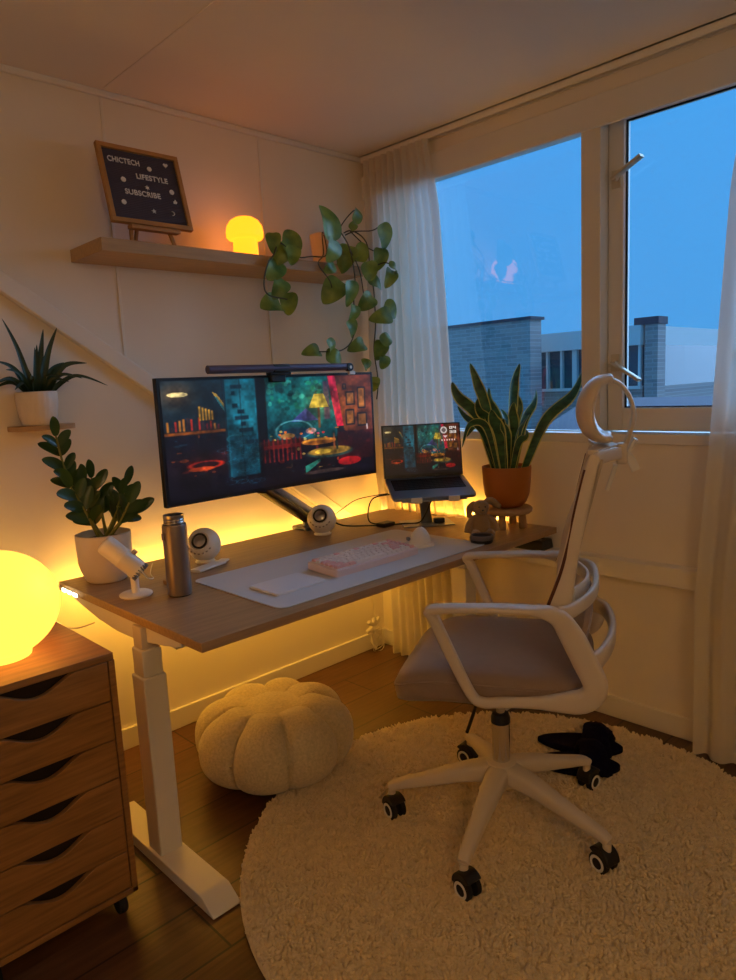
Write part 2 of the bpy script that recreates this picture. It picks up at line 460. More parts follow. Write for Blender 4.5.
curtain('curtain', 'sheer white pleated curtain gathered in the corner behind the hanging pothos', lambda z: -.045-.085*max(0, min(1, (1.1-z)/.7)), e1, lambda z: -.086+.040*max(0, min(1, (z-.9)/1.2)), .012, 2.395, 10, .020, 3)
def e2(z):
    T = [(0, -1.63), (.6, -1.632), (1.1, -1.672), (1.9, -1.72), (2.4, -1.79)]
    for (a, b), (c, d) in zip(T, T[1:]):
        if z <= c: return b+(d-b)*max(0, (z-a))/(c-a)
    return T[-1][1]
curtain('curtain', 'sheer white curtain hanging at the right edge over the casement window', e2, lambda z: -2.5, -.105, .012, 2.39, 9, .026, 11)

# ------------------------------------------------------------------ rug
RC = (-.92, -1.46); RR = .815
def bulk(name, V, F, m, parent=None):
    me = bpy.data.meshes.new(name); me.from_pydata(V.tolist() if hasattr(V, 'tolist') else V, [], F.tolist() if hasattr(F, 'tolist') else F)
    me.materials.append(M[m]); me.shade_smooth(); me.update()
    o = bpy.data.objects.new(name, me); C.objects.link(o)
    if parent: o.parent = parent
    return o
rug = thing('round_rug', 'round cream shaggy rug on the dark wood floor under the swivel chair', 'rug', (RC[0], RC[1], 0))
obj('backing', MB().lathe([(0, .001), (RR-.01, .001), (RR, .006), (RR-.01, .012), (0, .012)], 96), 'rug_back', rug)
rs = np.random.RandomState(4)
nt_ = 36000
rad = (RR-.005)*np.sqrt(rs.rand(nt_)); ang_ = rs.rand(nt_)*2*PI
cx = rad*np.cos(ang_); cy = rad*np.sin(ang_)
hh = .012+.008*rs.rand(nt_); w0 = .0052+.0026*rs.rand(nt_)
# clumps lean together
lx = np.array([noise.noise(Vector((a*22, b*22, 0))) for a, b in zip(cx, cy)]); ly = np.array([noise.noise(Vector((a*22+40, b*22, 5))) for a, b in zip(cx, cy)])
lx = lx*.015+rs.randn(nt_)*.004; ly = ly*.015+rs.randn(nt_)*.004
V = np.zeros((nt_, 9, 3)); rot0 = rs.rand(nt_)*6
for ring, (hz, wf_, lf) in enumerate([(0, .8, 0), (.62, 1.0, .45)]):
    for k in range(4):
        a = rot0+k*PI/2
        V[:, ring*4+k, 0] = cx+lx*lf+w0*wf_*np.cos(a); V[:, ring*4+k, 1] = cy+ly*lf+w0*wf_*np.sin(a); V[:, ring*4+k, 2] = .008+hh*hz
V[:, 8, 0] = cx+lx; V[:, 8, 1] = cy+ly; V[:, 8, 2] = .008+hh
base = np.arange(nt_)[:, None]*9
F = []
for k in range(4):
    k2 = (k+1) % 4
    F.append(np.concatenate([base+k, base+k2, base+4+k2, base+4+k], 1))
Fq = np.concatenate(F); Ft = np.concatenate([np.concatenate([base+4+k, base+4+(k+1) % 4, base+8], 1) for k in range(4)])
pl = bulk('pile', V.reshape(-1, 3).tolist(), Fq.tolist()+Ft.tolist(), 'rug', rug); pl['kind'] = 'stuff'

# ------------------------------------------------------------------ pouf
pf = thing('pumpkin_pouf', 'cream boucle pumpkin-shaped floor pouf beside the desk leg', 'pouf', (-1.135, -.56, 0), .35)
def pouf_mb(n=8, R=.285, Ht=.275):
    nu, nv = n*20, 44; vs = []; fs = []
    for i in range(nv+1):
        t = i/nv
        # profile: flat underside -> bulged side -> dimpled top
        a = PI*t
        pr = math.sin(a)**.62 if 0 < t < 1 else 0
        pz = .5-.5*math.cos(a)
        pz = .5+.5*math.copysign(abs(2*pz-1)**.8, 2*pz-1)
        for k in range(nu):
            th = 2*PI*k/nu; c = abs(math.sin(n*th/2)); b = c**.45
            wgt = math.sin(a)**.5 if t < .5 else math.sin(a)**.28*(1 if t < .86 else max(0, (1-t)/.14)**.5)
            r = R*pr*(1-.15*(1-b)*wgt)
            z = Ht*pz
            if t > .5:
                z -= .035*(1-b)*min(1, math.sin(a)*1.6)*(1 if t < .86 else .6)
                z -= .03*math.exp(-(pr/.42)**4)
            th2 = th
            vs.append((r*math.cos(th2), r*math.sin(th2), z))
    for i in range(nv):
        for k in range(nu):
            k2 = (k+1) % nu; fs.append((i*nu+k, i*nu+k2, (i+1)*nu+k2, (i+1)*nu+k))
    return MB().add(vs, fs)
obj('segmented_cushion', pouf_mb(), 'pouf', pf, ang=3)
tp = MB().lathe([(0, -.012), (.07, -.010), (.115, -.004), (.135, .0), (.13, .010), (.10, .018), (.05, .022), (0, .023)], 48)
obj('top_button', tp, 'pouf', pf, loc=(0, 0, .232), ang=3)

# ------------------------------------------------------------------ drawer cabinet
CX1, CY0, CT, CB = -1.812, -.862, .722, .065
cab = thing('drawer_cabinet', 'brown wooden six-drawer cabinet on casters under the glowing globe lamp', 'drawer unit', (CX1-.19, CY0+.25, 0))
ox, oy = CX1-.19, CY0+.25
def cb(a, b): return (a[0]-ox, a[1]-oy, a[2]), (b[0]-ox, b[1]-oy, b[2])
body = MB(); W = .38
body.box(*cb((CX1-W, CY0+.004, CT-.018), (CX1, CY0+.50, CT)))
body.box(*cb((CX1-.016, CY0, CB), (CX1, CY0+.50, CT-.018))); body.box(*cb((CX1-W, CY0, CB), (CX1-W+.016, CY0+.50, CT-.018)))
body.box(*cb((CX1-W, CY0, CB), (CX1, CY0+.50, CB+.016))); body.box(*cb((CX1-W, CY0+.484, CB), (CX1, CY0+.50, CT)))
obj('body', body, 'cab', cab, bevel=.0015)
obj('notch_shade_board', MB().box(*cb((CX1-W+.016, CY0+.03, CB+.016), (CX1-.016, CY0+.04, CT-.018))), 'cab_dark', cab)  # dark-coloured board stands in for the shade inside the drawer notches
nd = 6; z0 = CB+.019; dh = (CT-.018-z0)/nd
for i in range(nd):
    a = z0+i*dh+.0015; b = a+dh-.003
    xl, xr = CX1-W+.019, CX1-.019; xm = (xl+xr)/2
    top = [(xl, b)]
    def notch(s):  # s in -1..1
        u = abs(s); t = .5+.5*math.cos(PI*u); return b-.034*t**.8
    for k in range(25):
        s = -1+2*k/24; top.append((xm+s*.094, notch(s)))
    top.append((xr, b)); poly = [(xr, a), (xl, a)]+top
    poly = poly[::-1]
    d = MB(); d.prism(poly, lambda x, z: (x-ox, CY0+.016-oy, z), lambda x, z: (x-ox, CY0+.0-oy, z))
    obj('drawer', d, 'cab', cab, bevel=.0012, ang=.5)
for sx in (CX1-.035, CX1-W+.035):
    for sy in (CY0+.04, CY0+.46):
        m_ = MB(); m_.box((sx-.018-ox, sy-.018-oy, .05), (sx+.018-ox, sy+.018-oy, CB)); 
        m_.lathe([(0, -.012), (.022, -.012), (.025, -.008), (.025, .008), (.022, .012), (0, .012)], 20, T=Matrix.Translation((sx-ox, sy-oy, .0255)) @ Matrix.Rotation(PI/2, 4, 'Y'))
        obj('caster', m_, 'black_matte', cab, bevel=.002)

# ------------------------------------------------------------------ lamps
LAMPCOL = (1.0, .50, .045)
def glow(name, c_, s, base):
    return emis(name, c_, s, base)
M['globe'] = glow('lit_globe_glass', (1.0, .37, .042), 3.0, rgb(120, 90, 30))
gl = thing('globe_lamp', 'large round glowing yellow globe lamp on the drawer cabinet', 'lamp', (-2.012, -.66, CT))
mb = MB()
prof = [(0, .001), (.07, .001)]
R1, Z1 = .150, .135
for i in range(3, 37):
    a = PI*i/37; r_ = R1*math.sin(a); z_ = Z1-Z1*math.cos(a)
    if z_ > .012: prof.append((r_, z_))
prof.append((0, 2*Z1)); mb.lathe(prof, 64); obj('glass_globe', mb, 'globe', gl, ang=3)
mb = MB().lathe([(0, 0), (.052, 0), (.054, .004), (.05, .008), (0, .008)], 40); obj('base', mb, 'white_plastic', gl)
cbl = MB().tube(spl([(.02, .07, .006), (.08, .16, .006), (.16, .30, .006), (.24, .33, .001), (.255, .36, -.06)], 8), .0025, 6); obj('power_cord', cbl, 'cable_w', gl)
def pt(name, loc, power, col, size):
    L = bpy.data.lights.new(name, 'POINT'); L.energy = power; L.color = col; L.shadow_soft_size = size
    o = bpy.data.objects.new(name, L); C.objects.link(o); o.location = loc; return o

M['mush'] = glow('lit_mushroom_shade', (1.0, .25, .008), 3.0, rgb(120, 80, 20))
SHZ = 1.868
ms = thing('mushroom_lamp', 'small glowing orange mushroom lamp in the middle of the wall shelf', 'lamp', (-.815, -.14, SHZ))
ml = MB().lathe([(0, .0), (.048, .0), (.050, .004), (.048, .07), (.046, .085), (0, .085)], 40); obj('stem', ml, 'mush', ms)
ml = MB().lathe([(0, .080), (.047, .078), (.066, .076), (.073, .085), (.074, .105), (.069, .128), (.056, .147), (.036, .159), (.016, .164), (0, .165)], 48); obj('cap', ml, 'mush', ms, ang=3)

# ------------------------------------------------------------------ shelf & letter board
sh = MB().box((-1.458, -.252, 1.825), (-.283, 0, SHZ)); o = obj('wall_shelf', sh, 'oak_y', bevel=.002)
tag(o, 'long oak floating shelf on the back wall above the wide monitor', 'shelf')
es = thing('table_easel', 'small light wooden easel holding the letter board on the shelf', 'easel', (-1.235, -.165, SHZ))
tb = -.20
e = MB()
e.box((-.09, -.045, .050), (.095, -.012, .064)); obj('ledge', e, 'pine', es, bevel=.002)
for s in (-1, 1):
    e = MB(); e.sweep([(s*.045+.0, .047, .22), (s*.083+.0, -.022, .0)], .014, .010, up=(0, 1, 0)); obj('leg', e, 'pine', es)
e = MB(); e.sweep([(0, .047, .20), (0, .13, .0)], .014, .008, up=(0, 1, 0)); obj('leg', e, 'pine', es)
tilt = math.radians(-15)
lb = thing('letter_board', 'square dark felt letter board with white letters in a wooden frame on the easel', 'letter board', (-1.236, -.197, SHZ+.0665), rot=(tilt, 0, 0))
BW, BH = .304, .281; fw = .016
f = MB()
f.box((-BW/2, -.008, 0), (BW/2, .010, fw)); f.box((-BW/2, -.008, BH-fw), (BW/2, .010, BH)); f.box((-BW/2, -.008, fw), (-BW/2+fw, .010, BH-fw)); f.box((BW/2-fw, -.008, fw), (BW/2, .010, BH-fw))
obj('frame', f, 'pine', lb, bevel=.0015)
f = MB(); f.box((-BW/2+fw, .002, fw), (BW/2-fw, .008, BH-fw))
k = fw+.003
while k < BH-fw-.003:
    f.box((-BW/2+fw, -.0005, k), (BW/2-fw, .002, k+.0042)); k += .0065
obj('felt_panel', f, 'felt', lb, smooth=False)
def text(name, s, size, x, z, parent, m, y=-.003, ext=.0012, rot=(PI/2, 0, 0), align='LEFT'):
    cu = bpy.data.curves.new(name, 'FONT'); cu.body = s; cu.size = size; cu.extrude = ext; cu.align_x = align; cu.space_character = 1.05; cu.offset = .0004
    to = bpy.data.objects.new(name+'_tmp', cu); C.objects.link(to)
    dg = bpy.context.evaluated_depsgraph_get(); me = bpy.data.meshes.new_from_object(to.evaluated_get(dg))
    bpy.data.objects.remove(to); me.materials.clear(); me.materials.append(M[m])
    o = bpy.data.objects.new(name, me); C.objects.link(o); o.parent = parent; o.location = (x, y, z); o.rotation_euler = rot
    return o
text('lettering', 'CHICTECH', .0270, -.121, .218, lb, 'letter').scale = (.85, 1, 1)
text('lettering', 'LIFESTYLE', .0265, -.028, .170, lb, 'letter')
text('lettering', 'SUBSCRIBE', .0265, -.082, .107, lb, 'letter')
def bl(name, poly, cx_, cz_, s):
    q = MB(); q.prism([(a*s+cx_, b*s+cz_) for a, b in poly], lambda x, z: (x, -.0012, z), lambda x, z: (x, -.0042, z)); obj(name, q, 'letter', lb, smooth=False)
circ = [(math.cos(2*PI*i/20), math.sin(2*PI*i/20)) for i in range(20)]
star = [((1 if i % 2 == 0 else .42)*math.sin(PI*i/5), (1 if i % 2 == 0 else .42)*math.cos(PI*i/5)) for i in range(10)]
star6 = [((1 if i % 2 == 0 else .35)*math.sin(PI*i/6), (1 if i % 2 == 0 else .35)*math.cos(PI*i/6)) for i in range(12)]
heart = [(16*math.sin(t)**3/16, (13*math.cos(t)-5*math.cos(2*t)-2*math.cos(3*t)-math.cos(4*t))/16) for t in [2*PI*i/24 for i in range(24)]]
moon = [(math.cos(t), math.sin(t)) for t in [-1.9+3.8*i/14 for i in range(15)]]+[(-.25+.85*math.cos(t), .85*math.sin(t)) for t in [1.75-3.5*i/12 for i in range(13)]]
thumb = [(-.8, -.8), (.5, -.8), (.8, -.3), (.8, .2), (.3, .25), (.35, .9), (0, .95), (-.2, .25), (-.8, .1)]
bl('round_emblem', circ, .030, .214, .0085); bl('round_emblem', circ, -.078, .158, .009); bl('round_emblem', circ, -.094, .075, .0085); bl('round_emblem', circ, .100, .140, .009)
bl('heart_emblem', heart, .098, .240, .009); bl('star_emblem', star6, .006, .141, .009); bl('star_emblem', star, .012, .056, .009); bl('moon_emblem', moon, .085, .058, .008); bl('thumb_emblem', thumb, .105, .104, .009)

# ------------------------------------------------------------------ pothos
pp = thing('potted_pothos', 'trailing green pothos in a white pot at the right end of the shelf', 'potted plant', (-.375, -.135, SHZ))
PO = Vector((-.375, -.135, SHZ))
q = MB().lathe([(0, 0), (.06, 0), (.066, .005), (.075, .10), (.078, .135), (.078, .142), (.072, .142), (.070, .12), (0, .12)], 48); obj('pot', q, 'glaze', pp)
q = MB().lathe([(0, .121), (.069, .121)], 32); obj('soil', q, 'soil', pp)
vines = [
 [(-.41,-.14,2.0),(-.45,-.2,1.985),(-.481,-.24,1.90),(-.571,-.25,1.885),(-.681,-.29,1.868),(-.766,-.3,1.91),(-.803,-.3,1.861),(-.831,-.3,1.829),(-.856,-.3,1.757),(-.841,-.3,1.713),(-.763,-.3,1.701),(-.73,-.3,1.698)],
 [(-.373,-.14,1.99),(-.385,-.2,2.078),(-.422,-.27,1.999),(-.401,-.3,1.925),(-.378,-.3,1.799),(-.391,-.3,1.72),(-.39,-.3,1.629),(-.411,-.3,1.549),(-.477,-.3,1.504),(-.598,-.3,1.498)],
 [(-.334,-.14,1.989),(-.301,-.2,2.026),(-.263,-.26,1.973),(-.245,-.26,1.86),(-.227,-.26,1.756),(-.227,-.26,1.614),(-.243,-.26,1.506),(-.226,-.26,1.373),(-.24,-.26,1.288)],
 [(-.38,-.14,1.985),(-.461,-.2,2.0),(-.505,-.25,1.90),(-.562,-.28,1.852),(-.507,-.28,1.793),(-.494,-.28,1.761)],
 [(-.334,-.14,1.989),(-.348,-.2,2.043),(-.279,-.2,2.108),(-.249,-.2,2.118)],
 [(-.334,-.14,1.989),(-.285,-.2,2.022),(-.166,-.2,2.041),(-.116,-.2,2.064)],
 [(-.301,-.2,2.026),(-.24,-.25,1.95),(-.19,-.28,1.93)],[(-.245,-.26,1.86),(-.19,-.29,1.885),(-.15,-.3,1.88)],[(-.401,-.3,1.925),(-.35,-.3,1.84),(-.33,-.3,1.74)]]
vm = MB()
for v in vines: vm.tube(spl([Vector(p)-PO for p in v], 6), .0028, 6)
obj('vine', vm, 'vine', pp)
leafc = [(-.538,-.312,2.012,95,.121),(-.322,-.269,2.078,80,.06),(-.346,-.274,2.029,40,.042),(-.197,-.305,1.99,-60,.096),(-.791,-.29,1.909,-100,.066),(-.71,-.293,1.927,75,.084),(-.748,-.281,1.869,-120,.072),(-.787,-.273,1.808,-130,.09),(-.721,-.314,1.866,-80,.06),(-.518,-.318,1.9,-110,.084),(-.399,-.27,1.886,-115,.096),(-.329,-.294,1.922,100,.072),(-.201,-.274,1.902,-100,.078),(-.161,-.32,1.858,-10,.054),(-.161,-.293,1.82,-110,.072),(-.501,-.277,1.84,-150,.06),(-.297,-.306,1.838,-70,.072),(-.219,-.263,1.797,-20,.072),(-.483,-.266,1.747,-120,.102),(-.431,-.318,1.738,-95,.084),(-.338,-.318,1.703,-130,.072),(-.777,-.288,1.738,-140,.074),(-.804,-.264,1.678,-170,.09),(-.743,-.297,1.682,-95,.072),(-.41,-.307,1.656,-100,.06),(-.163,-.295,1.678,-15,.084),(-.25,-.318,1.646,-165,.09),(-.422,-.307,1.594,-60,.06),(-.383,-.294,1.519,-160,.072),(-.633,-.29,1.497,175,.066),(-.55,-.306,1.514,-60,.06),(-.523,-.306,1.472,-20,.072),(-.209,-.307,1.553,20,.072),(-.238,-.292,1.504,-110,.072),(-.229,-.303,1.45,-120,.06),(-.359,-.319,1.445,140,.048),(-.262,-.27,1.356,-80,.054)]
lm = MB(); rr = random.Random(5)
for (x, y, z, a, L) in leafc:
    c = Vector((x, y, z))-PO; a = math.radians(a+rr.uniform(-12, 12)); L *= 1.12; d = Vector((math.cos(a), rr.uniform(-.25, .25), math.sin(a))).normalized()
    # broad heart leaves turned towards the room by a varying angle
    nn = Vector((rr.uniform(-.7, .35), -1, rr.uniform(-.3, .6))).normalized()
    lm.leaf([c-d*L*.55, c-nn*(-.010), c+d*L*.55-nn*.012], L*rr.uniform(.78, .95), nn, fold=rr.uniform(.1, .35), shape='heart')
obj('leaves', lm, 'pothos', pp, ang=3)

# ------------------------------------------------------------------ little wall shelf with aloe
q = MB(); q.prism([(-.102, 0)]+[(.100*math.cos(t), -.115*abs(math.sin(t))**.35*1.0) for t in [PI+PI*i/24 for i in range(1, 24)]]+[(.102, 0)], lambda x, y: (x-1.630, y-.001, 1.255), lambda x, y: (x-1.630, y-.001, 1.272))
o = obj('wall_shelf', q, 'oak_y', bevel=.002); tag(o, 'small rounded wooden wall shelf under the aloe pot at the left', 'shelf')
al = thing('potted_aloe', 'spiky dark aloe in a ribbed white pot on the small wall shelf', 'potted plant', (-1.65, -.068, 1.272))
n = 72; vs = []; fs = []
pr = [(.045, 0), (.052, .004), (.058, .03), (.0635, .07), (.064, .108), (.062, .112), (.057, .112), (.055, .095)]
for i, (r_, z_) in enumerate(pr):
    for k in range(n):
        a = 2*PI*k/n; rr_ = r_*(1+(.025*math.cos(24*a) if 1 <= i <= 4 else 0)); vs.append((rr_*math.cos(a), rr_*math.sin(a), z_))
for i in range(len(pr)-1):
    for k in range(n): fs.append((i*n+k, i*n+(k+1) % n, (i+1)*n+(k+1) % n, (i+1)*n+k))
fs.append(tuple(range(n))); obj('pot', MB().add(vs, fs), 'glaze', al, ang=1.2)
obj('soil', MB().lathe([(0, .098), (.055, .096)], 30), 'soil', al)
lf = MB(); AO = Vector((-1.65, -.068, 1.272))
tips = [(-1.745,-.12,1.615,.018),(-1.566,-.09,1.593,.022),(-1.604,-.07,1.589,.024),(-1.645,-.11,1.535,.022),(-1.489,-.12,1.473,.022),(-1.428,-.13,1.394,.015),(-1.544,-.06,1.479,.02),(-1.773,-.1,1.484,.02),(-1.755,-.13,1.455,.018),(-1.80,-.12,1.405,.018),(-1.745,-.16,1.39,.016),(-1.572,-.16,1.41,.018),(-1.631,-.05,1.531,.018),(-1.776,-.06,1.40,.018),(-1.70,-.18,1.42,.018),(-1.62,-.18,1.43,.018),(-1.68,-.05,1.50,.02),(-1.53,-.17,1.42,.016),(-1.60,-.03,1.47,.02)]
for (x, y, z, w_) in tips:
    t_ = Vector((x, y, z))-AO; b_ = Vector((t_.x*.12, t_.y*.12, .095)); side = Vector((t_.x, t_.y, 0)); hz = t_.z-b_.z
    mid = b_+side*.42+Vector((0, 0, hz*.5+min(.05, side.length*.25)))
    nn = Vector((-t_.x*.3, -1, .35)).normalized()
    lf.leaf([b_, mid, t_], w_*1.5, nn, fold=.6, shape='aloe')
obj('leaves', lf, 'aloe', al, ang=3)

# ------------------------------------------------------------------ desk
DX0, DX1, DY0, DY1, DZ = -1.675, -.038, -1.053, -.147, .75
dk = thing('standing_desk', 'oak topped standing desk with white legs against the back wall', 'desk', ((DX0+DX1)/2, (DY0+DY1)/2, 0))
DO = Vector(((DX0+DX1)/2, (DY0+DY1)/2, 0))
def db(mb, a, b): return mb.box(Vector(a)-DO, Vector(b)-DO)
obj('desktop', db(MB(), (DX0, DY0, DZ-.025), (DX1, DY1, DZ)), 'oak', dk, bevel=.0012)
def column(x, y, fr=-1.035):
    m_ = MB(); db(m_, (x-.035, y-.037, .03), (x+.035, y+.037, .575)); c_ = obj('leg_column', m_, 'white_metal', dk, bevel=.004)
    m_ = MB(); db(m_, (x-.030, y-.031, .575), (x+.030, y+.031, .655)); obj('middle_stage', m_, 'white_metal', c_, bevel=.004)
    m_ = MB(); db(m_, (x-.025, y-.026, .655), (x+.025, y+.026, DZ-.03)); obj('upper_stage', m_, 'cream_plastic', c_, bevel=.003)
    # tapered foot
    sec = [(fr, .003, .006), (fr+.055, .003, .038), (fr+.075, .012, .038), (-.46, .012, .038), (-.42, .003, .038), (-.365, .003, .006)]
    f_ = MB(); vs = []
    for yy, a, b in sec:
        for xx, z in ((x-.043, 0.002), (x+.043, 0.002), (x+.043, b), (x-.043, b)): vs.append(Vector((xx, yy, z))-DO)
    fs = [(0, 1, 2, 3), (20, 23, 22, 21)]+[(i*4+k, (i+1)*4+k, (i+1)*4+(k+1) % 4, i*4+(k+1) % 4) for i in range(5) for k in range(4)]
    f_.add(vs, fs); obj('foot', f_, 'white_metal', dk, bevel=.003)
column(-1.655, -.712); column(-.215, -.712, -.94)
def bracket(x):
    pts = [(-.93, .724), (-.93, .706), (-.86, .692), (-.76, .676), (-.66, .666), (-.55, .664), (-.42, .674), (-.30, .694), (-.22, .712), (-.22, .724)]
    m_ = MB(); m_.prism(pts, lambda y, z: Vector((x-.012, y, z))-DO, lambda y, z: Vector((x+.012, y, z))-DO)
    obj('side_bracket', m_, 'white_metal', dk, bevel=.002, ang=.5)
bracket(-1.652); bracket(-.165)
m_ = MB(); db(m_, (-1.64, -.60, .675), (-.26, -.55, .722)); db(m_, (-1.64, -.86, .675), (-.26, -.81, .722)); obj('crossbar', m_, 'white_metal', dk, bevel=.003)

# LED strip stuck along rear and left edges of the desk
M['led'] = emis('lit_led', (1, .80, .42), 16, rgb(255, 240, 210))
ls = thing('led_strip', 'warm LED strip running along the rear underside edge of the desk', 'LED strip', (DX0, DY1, .735))
q = MB(); q.box((.0, .0008, -.010), (DX1-DX0, .0028, .002)); q.box((-.003, -.16, -.010), (-.001, .0028, .002)); q.box((DX1-DX0+.001, -.62, -.010), (DX1-DX0+.003, .0028, .002)); obj('tape', q, 'white_plastic', ls)
for i in range(3):
    obj('led', MB().box((-.0065, -.155+i*.045, -.0095), (-.003, -.130+i*.045, .0015)), 'led', ls, bevel=.001)
m_ = MB()
for i in range(80): m_.box((.01+i*.0202, .0028, -.007), (.018+i*.0202, .0045, -.001))
oo = obj('rear_led_row', m_, 'led', ls, smooth=False)
def area(name, loc, rot, sx, sy, power, col, spread=PI):
    L = bpy.data.lights.new(name, 'AREA'); L.shape = 'RECTANGLE'; L.size = sx; L.size_y = sy; L.energy = power; L.color = col; L.spread = spread
    o = bpy.data.objects.new(name, L); C.objects.link(o); o.location = loc; o.rotation_euler = rot; return o

# ------------------------------------------------------------------ pictures shown on the screens
def cafe(w, h, seed=2):
    rs = np.random.RandomState(seed)
    yy, xx = np.mgrid[0:h, 0:w]; u = (xx+.5)/w; v = (yy+.5)/h
    im = np.zeros((h, w, 3)); im[:] = np.array([14, 12, 22])/255
    def soft(m): return np.clip(m, 0, 1)[..., None]
    def rect(u0, u1, v0, v1, c, a=1, s=.006):
        nonlocal im
        m = np.clip((u-u0)/s+.5, 0, 1)*np.clip((u1-u)/s+.5, 0, 1)*np.clip((v-v0)/(2*s)+.5, 0, 1)*np.clip((v1-v)/(2*s)+.5, 0, 1)
        im = im*(1-soft(m*a))+np.array(c)/255*soft(m*a)
    def ell(cu, cv, ru, rv, c, a=1, soft_=.15, ring=None):
        nonlocal im
        d = np.sqrt(((u-cu)/ru)**2+((v-cv)/rv)**2); m = np.clip((1-d)/soft_, 0, 1)
        if ring: m = m*np.clip((d-ring)/soft_, 0, 1)
        im = im*(1-soft(m*a))+np.array(c)/255*soft(m*a)
    def quad(pts, c, a=1):
        nonlocal im
        m = np.ones_like(u); n = len(pts)
        for i in range(n):
            (x1, y1), (x2, y2) = pts[i], pts[(i+1) % n]
            cr = ((x2-x1)*(v-y1)-(y2-y1)*(u-x1)); m = m*(cr > 0)
        im = im*(1-soft(m*a))+np.array(c)/255*soft(m*a)
    def glow_(cu, cv, ru, rv, c, a=1):
        nonlocal im
        m = np.exp(-(((u-cu)/ru)**2+((v-cv)/rv)**2)); im = im+np.array(c)/255*soft(m*a)
    # left wall, shelves
    rect(0, .25, 0, .42, (14, 30, 40)); glow_(.06, .12, .07, .1, (120, 60, 10), .6); ell(.065, .115, .045, .022, (255, 226, 150))
    rect(.0, .27, .425, .45, (170, 84, 16), .8)
    for i in range(14):
        x = .012+i*.016; rect(x, x+.009, .30+rs.rand()*.08, .42, [(200, 40, 20), (230, 130, 30), (120, 20, 20), (60, 30, 30)][rs.randint(4)], .8)
    for i in range(5): rect(.145+i*.013, .153+i*.013, .22+.01*i, .34, (230, 160, 40))
    quad([(.205, .10), (.225, .12), (.325, .42), (.30, .42)], (190, 140, 40), .75); quad([(.215, .14), (.225, .15), (.305, .40), (.29, .40)], (30, 110, 120), .9)
    # door, teal glass
    rect(.255, .40, 0, .86, (8, 72, 90)); rect(.325, .330, 0, .86, (6, 20, 30)); rect(.255, .262, 0, .86, (10, 24, 36)); glow_(.35, .3, .07, .25, (30, 110, 120), .5)
    for i in range(10): rect(.28+rs.rand()*.09, .29+rs.rand()*.11, .05+i*.055, .085+i*.055, (8, 20, 34), .8)
    for i in range(12): ell(.26+rs.rand()*.13, .5+rs.rand()*.33, .02+rs.rand()*.02, .04, (60, 170, 180), .6, .2, .7)
    rect(.27, .39, .5, .86, (4, 40, 60), .45)
    rect(.40, .445, 0, .9, (8, 10, 18))
    # large window
    rect(.445, .80, 0, .60, (8, 74, 84)); glow_(.6, .2, .12, .15, (10, 70, 50), .6)
    for i in range(60): ell(.46+rs.rand()*.3, rs.rand()*.3, .006+.012*rs.rand(), .012+.02*rs.rand(), [(20, 120, 90), (10, 50, 50), (60, 170, 150), (6, 40, 46)][rs.randint(4)], .6)
    quad([(.56, .42), (.64, .30), (.70, .42)], (70, 60, 150), .8)
    ell(.575, .50, .10, .10, (110, 200, 210), .9, .1, .8); ell(.575, .53, .09, .06, (16, 60, 90), .9)
    for i in range(18): ell(.46+rs.rand()*.30, .50+rs.rand()*.12, .008, .012, [(255, 120, 40), (255, 200, 80), (220, 40, 40), (255, 90, 120)][rs.randint(4)], .95)
    ell(.54, .55, .04, .03, (250, 150, 50), .7); ell(.66, .52, .03, .03, (255, 160, 150), .7)
    for i in range(46): ell(.45+rs.rand()*.52, .50+rs.rand()*.40, .003+.012*rs.rand(), .004+.016*rs.rand(), [(255, 130, 40), (200, 60, 20), (120, 30, 24), (30, 110, 120), (240, 190, 90)][rs.randint(5)], .55)
    for i in range(30): ell(rs.rand()*.25, .45+rs.rand()*.45, .004+.02*rs.rand(), .004+.012*rs.rand(), [(150, 40, 16), (70, 20, 16), (20, 60, 80), (200, 90, 30)][rs.randint(4)], .45)
    # curtain, wall on the right
    quad([(.76, .0), (.80, 0), (.84, .5), (.80, .5)], (200, 20, 60), .9); rect(.735, .765, .05, .42, (120, 30, 80), .5)
    quad([(.80, .0), (1.0, .0), (1.0, .60), (.84, .55)], (92, 40, 26)); glow_(.88, .32, .07, .2, (150, 80, 10), .55)
    for (a, b, c, d) in [(.855, .905, .16, .30), (.92, .965, .12, .34), (.85, .90, .34, .50), (.915, .97, .38, .52), (.84, .86, .08, .14)]:
        rect(a, b, c, d, (24, 24, 34)); rect(a+.006, b-.006, c+.015, d-.015, (190, 110, 40), .85)
    rect(.965, .972, .5, .56, (220, 200, 200))
    # lamp
    glow_(.71, .27, .08, .16, (150, 100, 10), .5)
    quad([(.685, .17), (.735, .17), (.76, .30), (.655, .30)], (255, 214, 70)); rect(.70, .712, .30, .50, (120, 70, 30))
    # furniture
    rect(.80, 1.0, .56, .85, (58, 12, 16), .8)
    rect(.42, .60, .62, .66, (120, 20, 20)); rect(.40, .62, .58, .62, (60, 24, 20))
    for i in range(9): rect(.42+i*.022, .428+i*.022, .56, .78, (150, 26, 22), .75)
    ell(.70, .63, .10, .035, (210, 130, 40)); ell(.70, .64, .085, .022, (120, 60, 20), .7)
    ell(.76, .75, .135, .055, (40, 60, 56)); ell(.755, .735, .125, .045, (150, 110, 40)); ell(.72, .735, .05, .025, (240, 190, 60), .9)
    rect(.79, .80, .60, .73, (20, 40, 36)); rect(.775, .785, .56, .72, (180, 90, 40), .8)
    ell(.86, .86, .07, .045, (150, 20, 24)); quad([(.62, .86), (.70, .80), (.70, .83), (.62, .93)], (40, 130, 110), .8); ell(.72, .93, .12, .02, (110, 80, 70), .6)
    ell(.16, .72, .085, .04, (200, 40, 16), .85, .2, .55); ell(.14, .75, .06, .02, (240, 90, 30), .7); glow_(.15, .70, .1, .08, (80, 10, 0), .6)
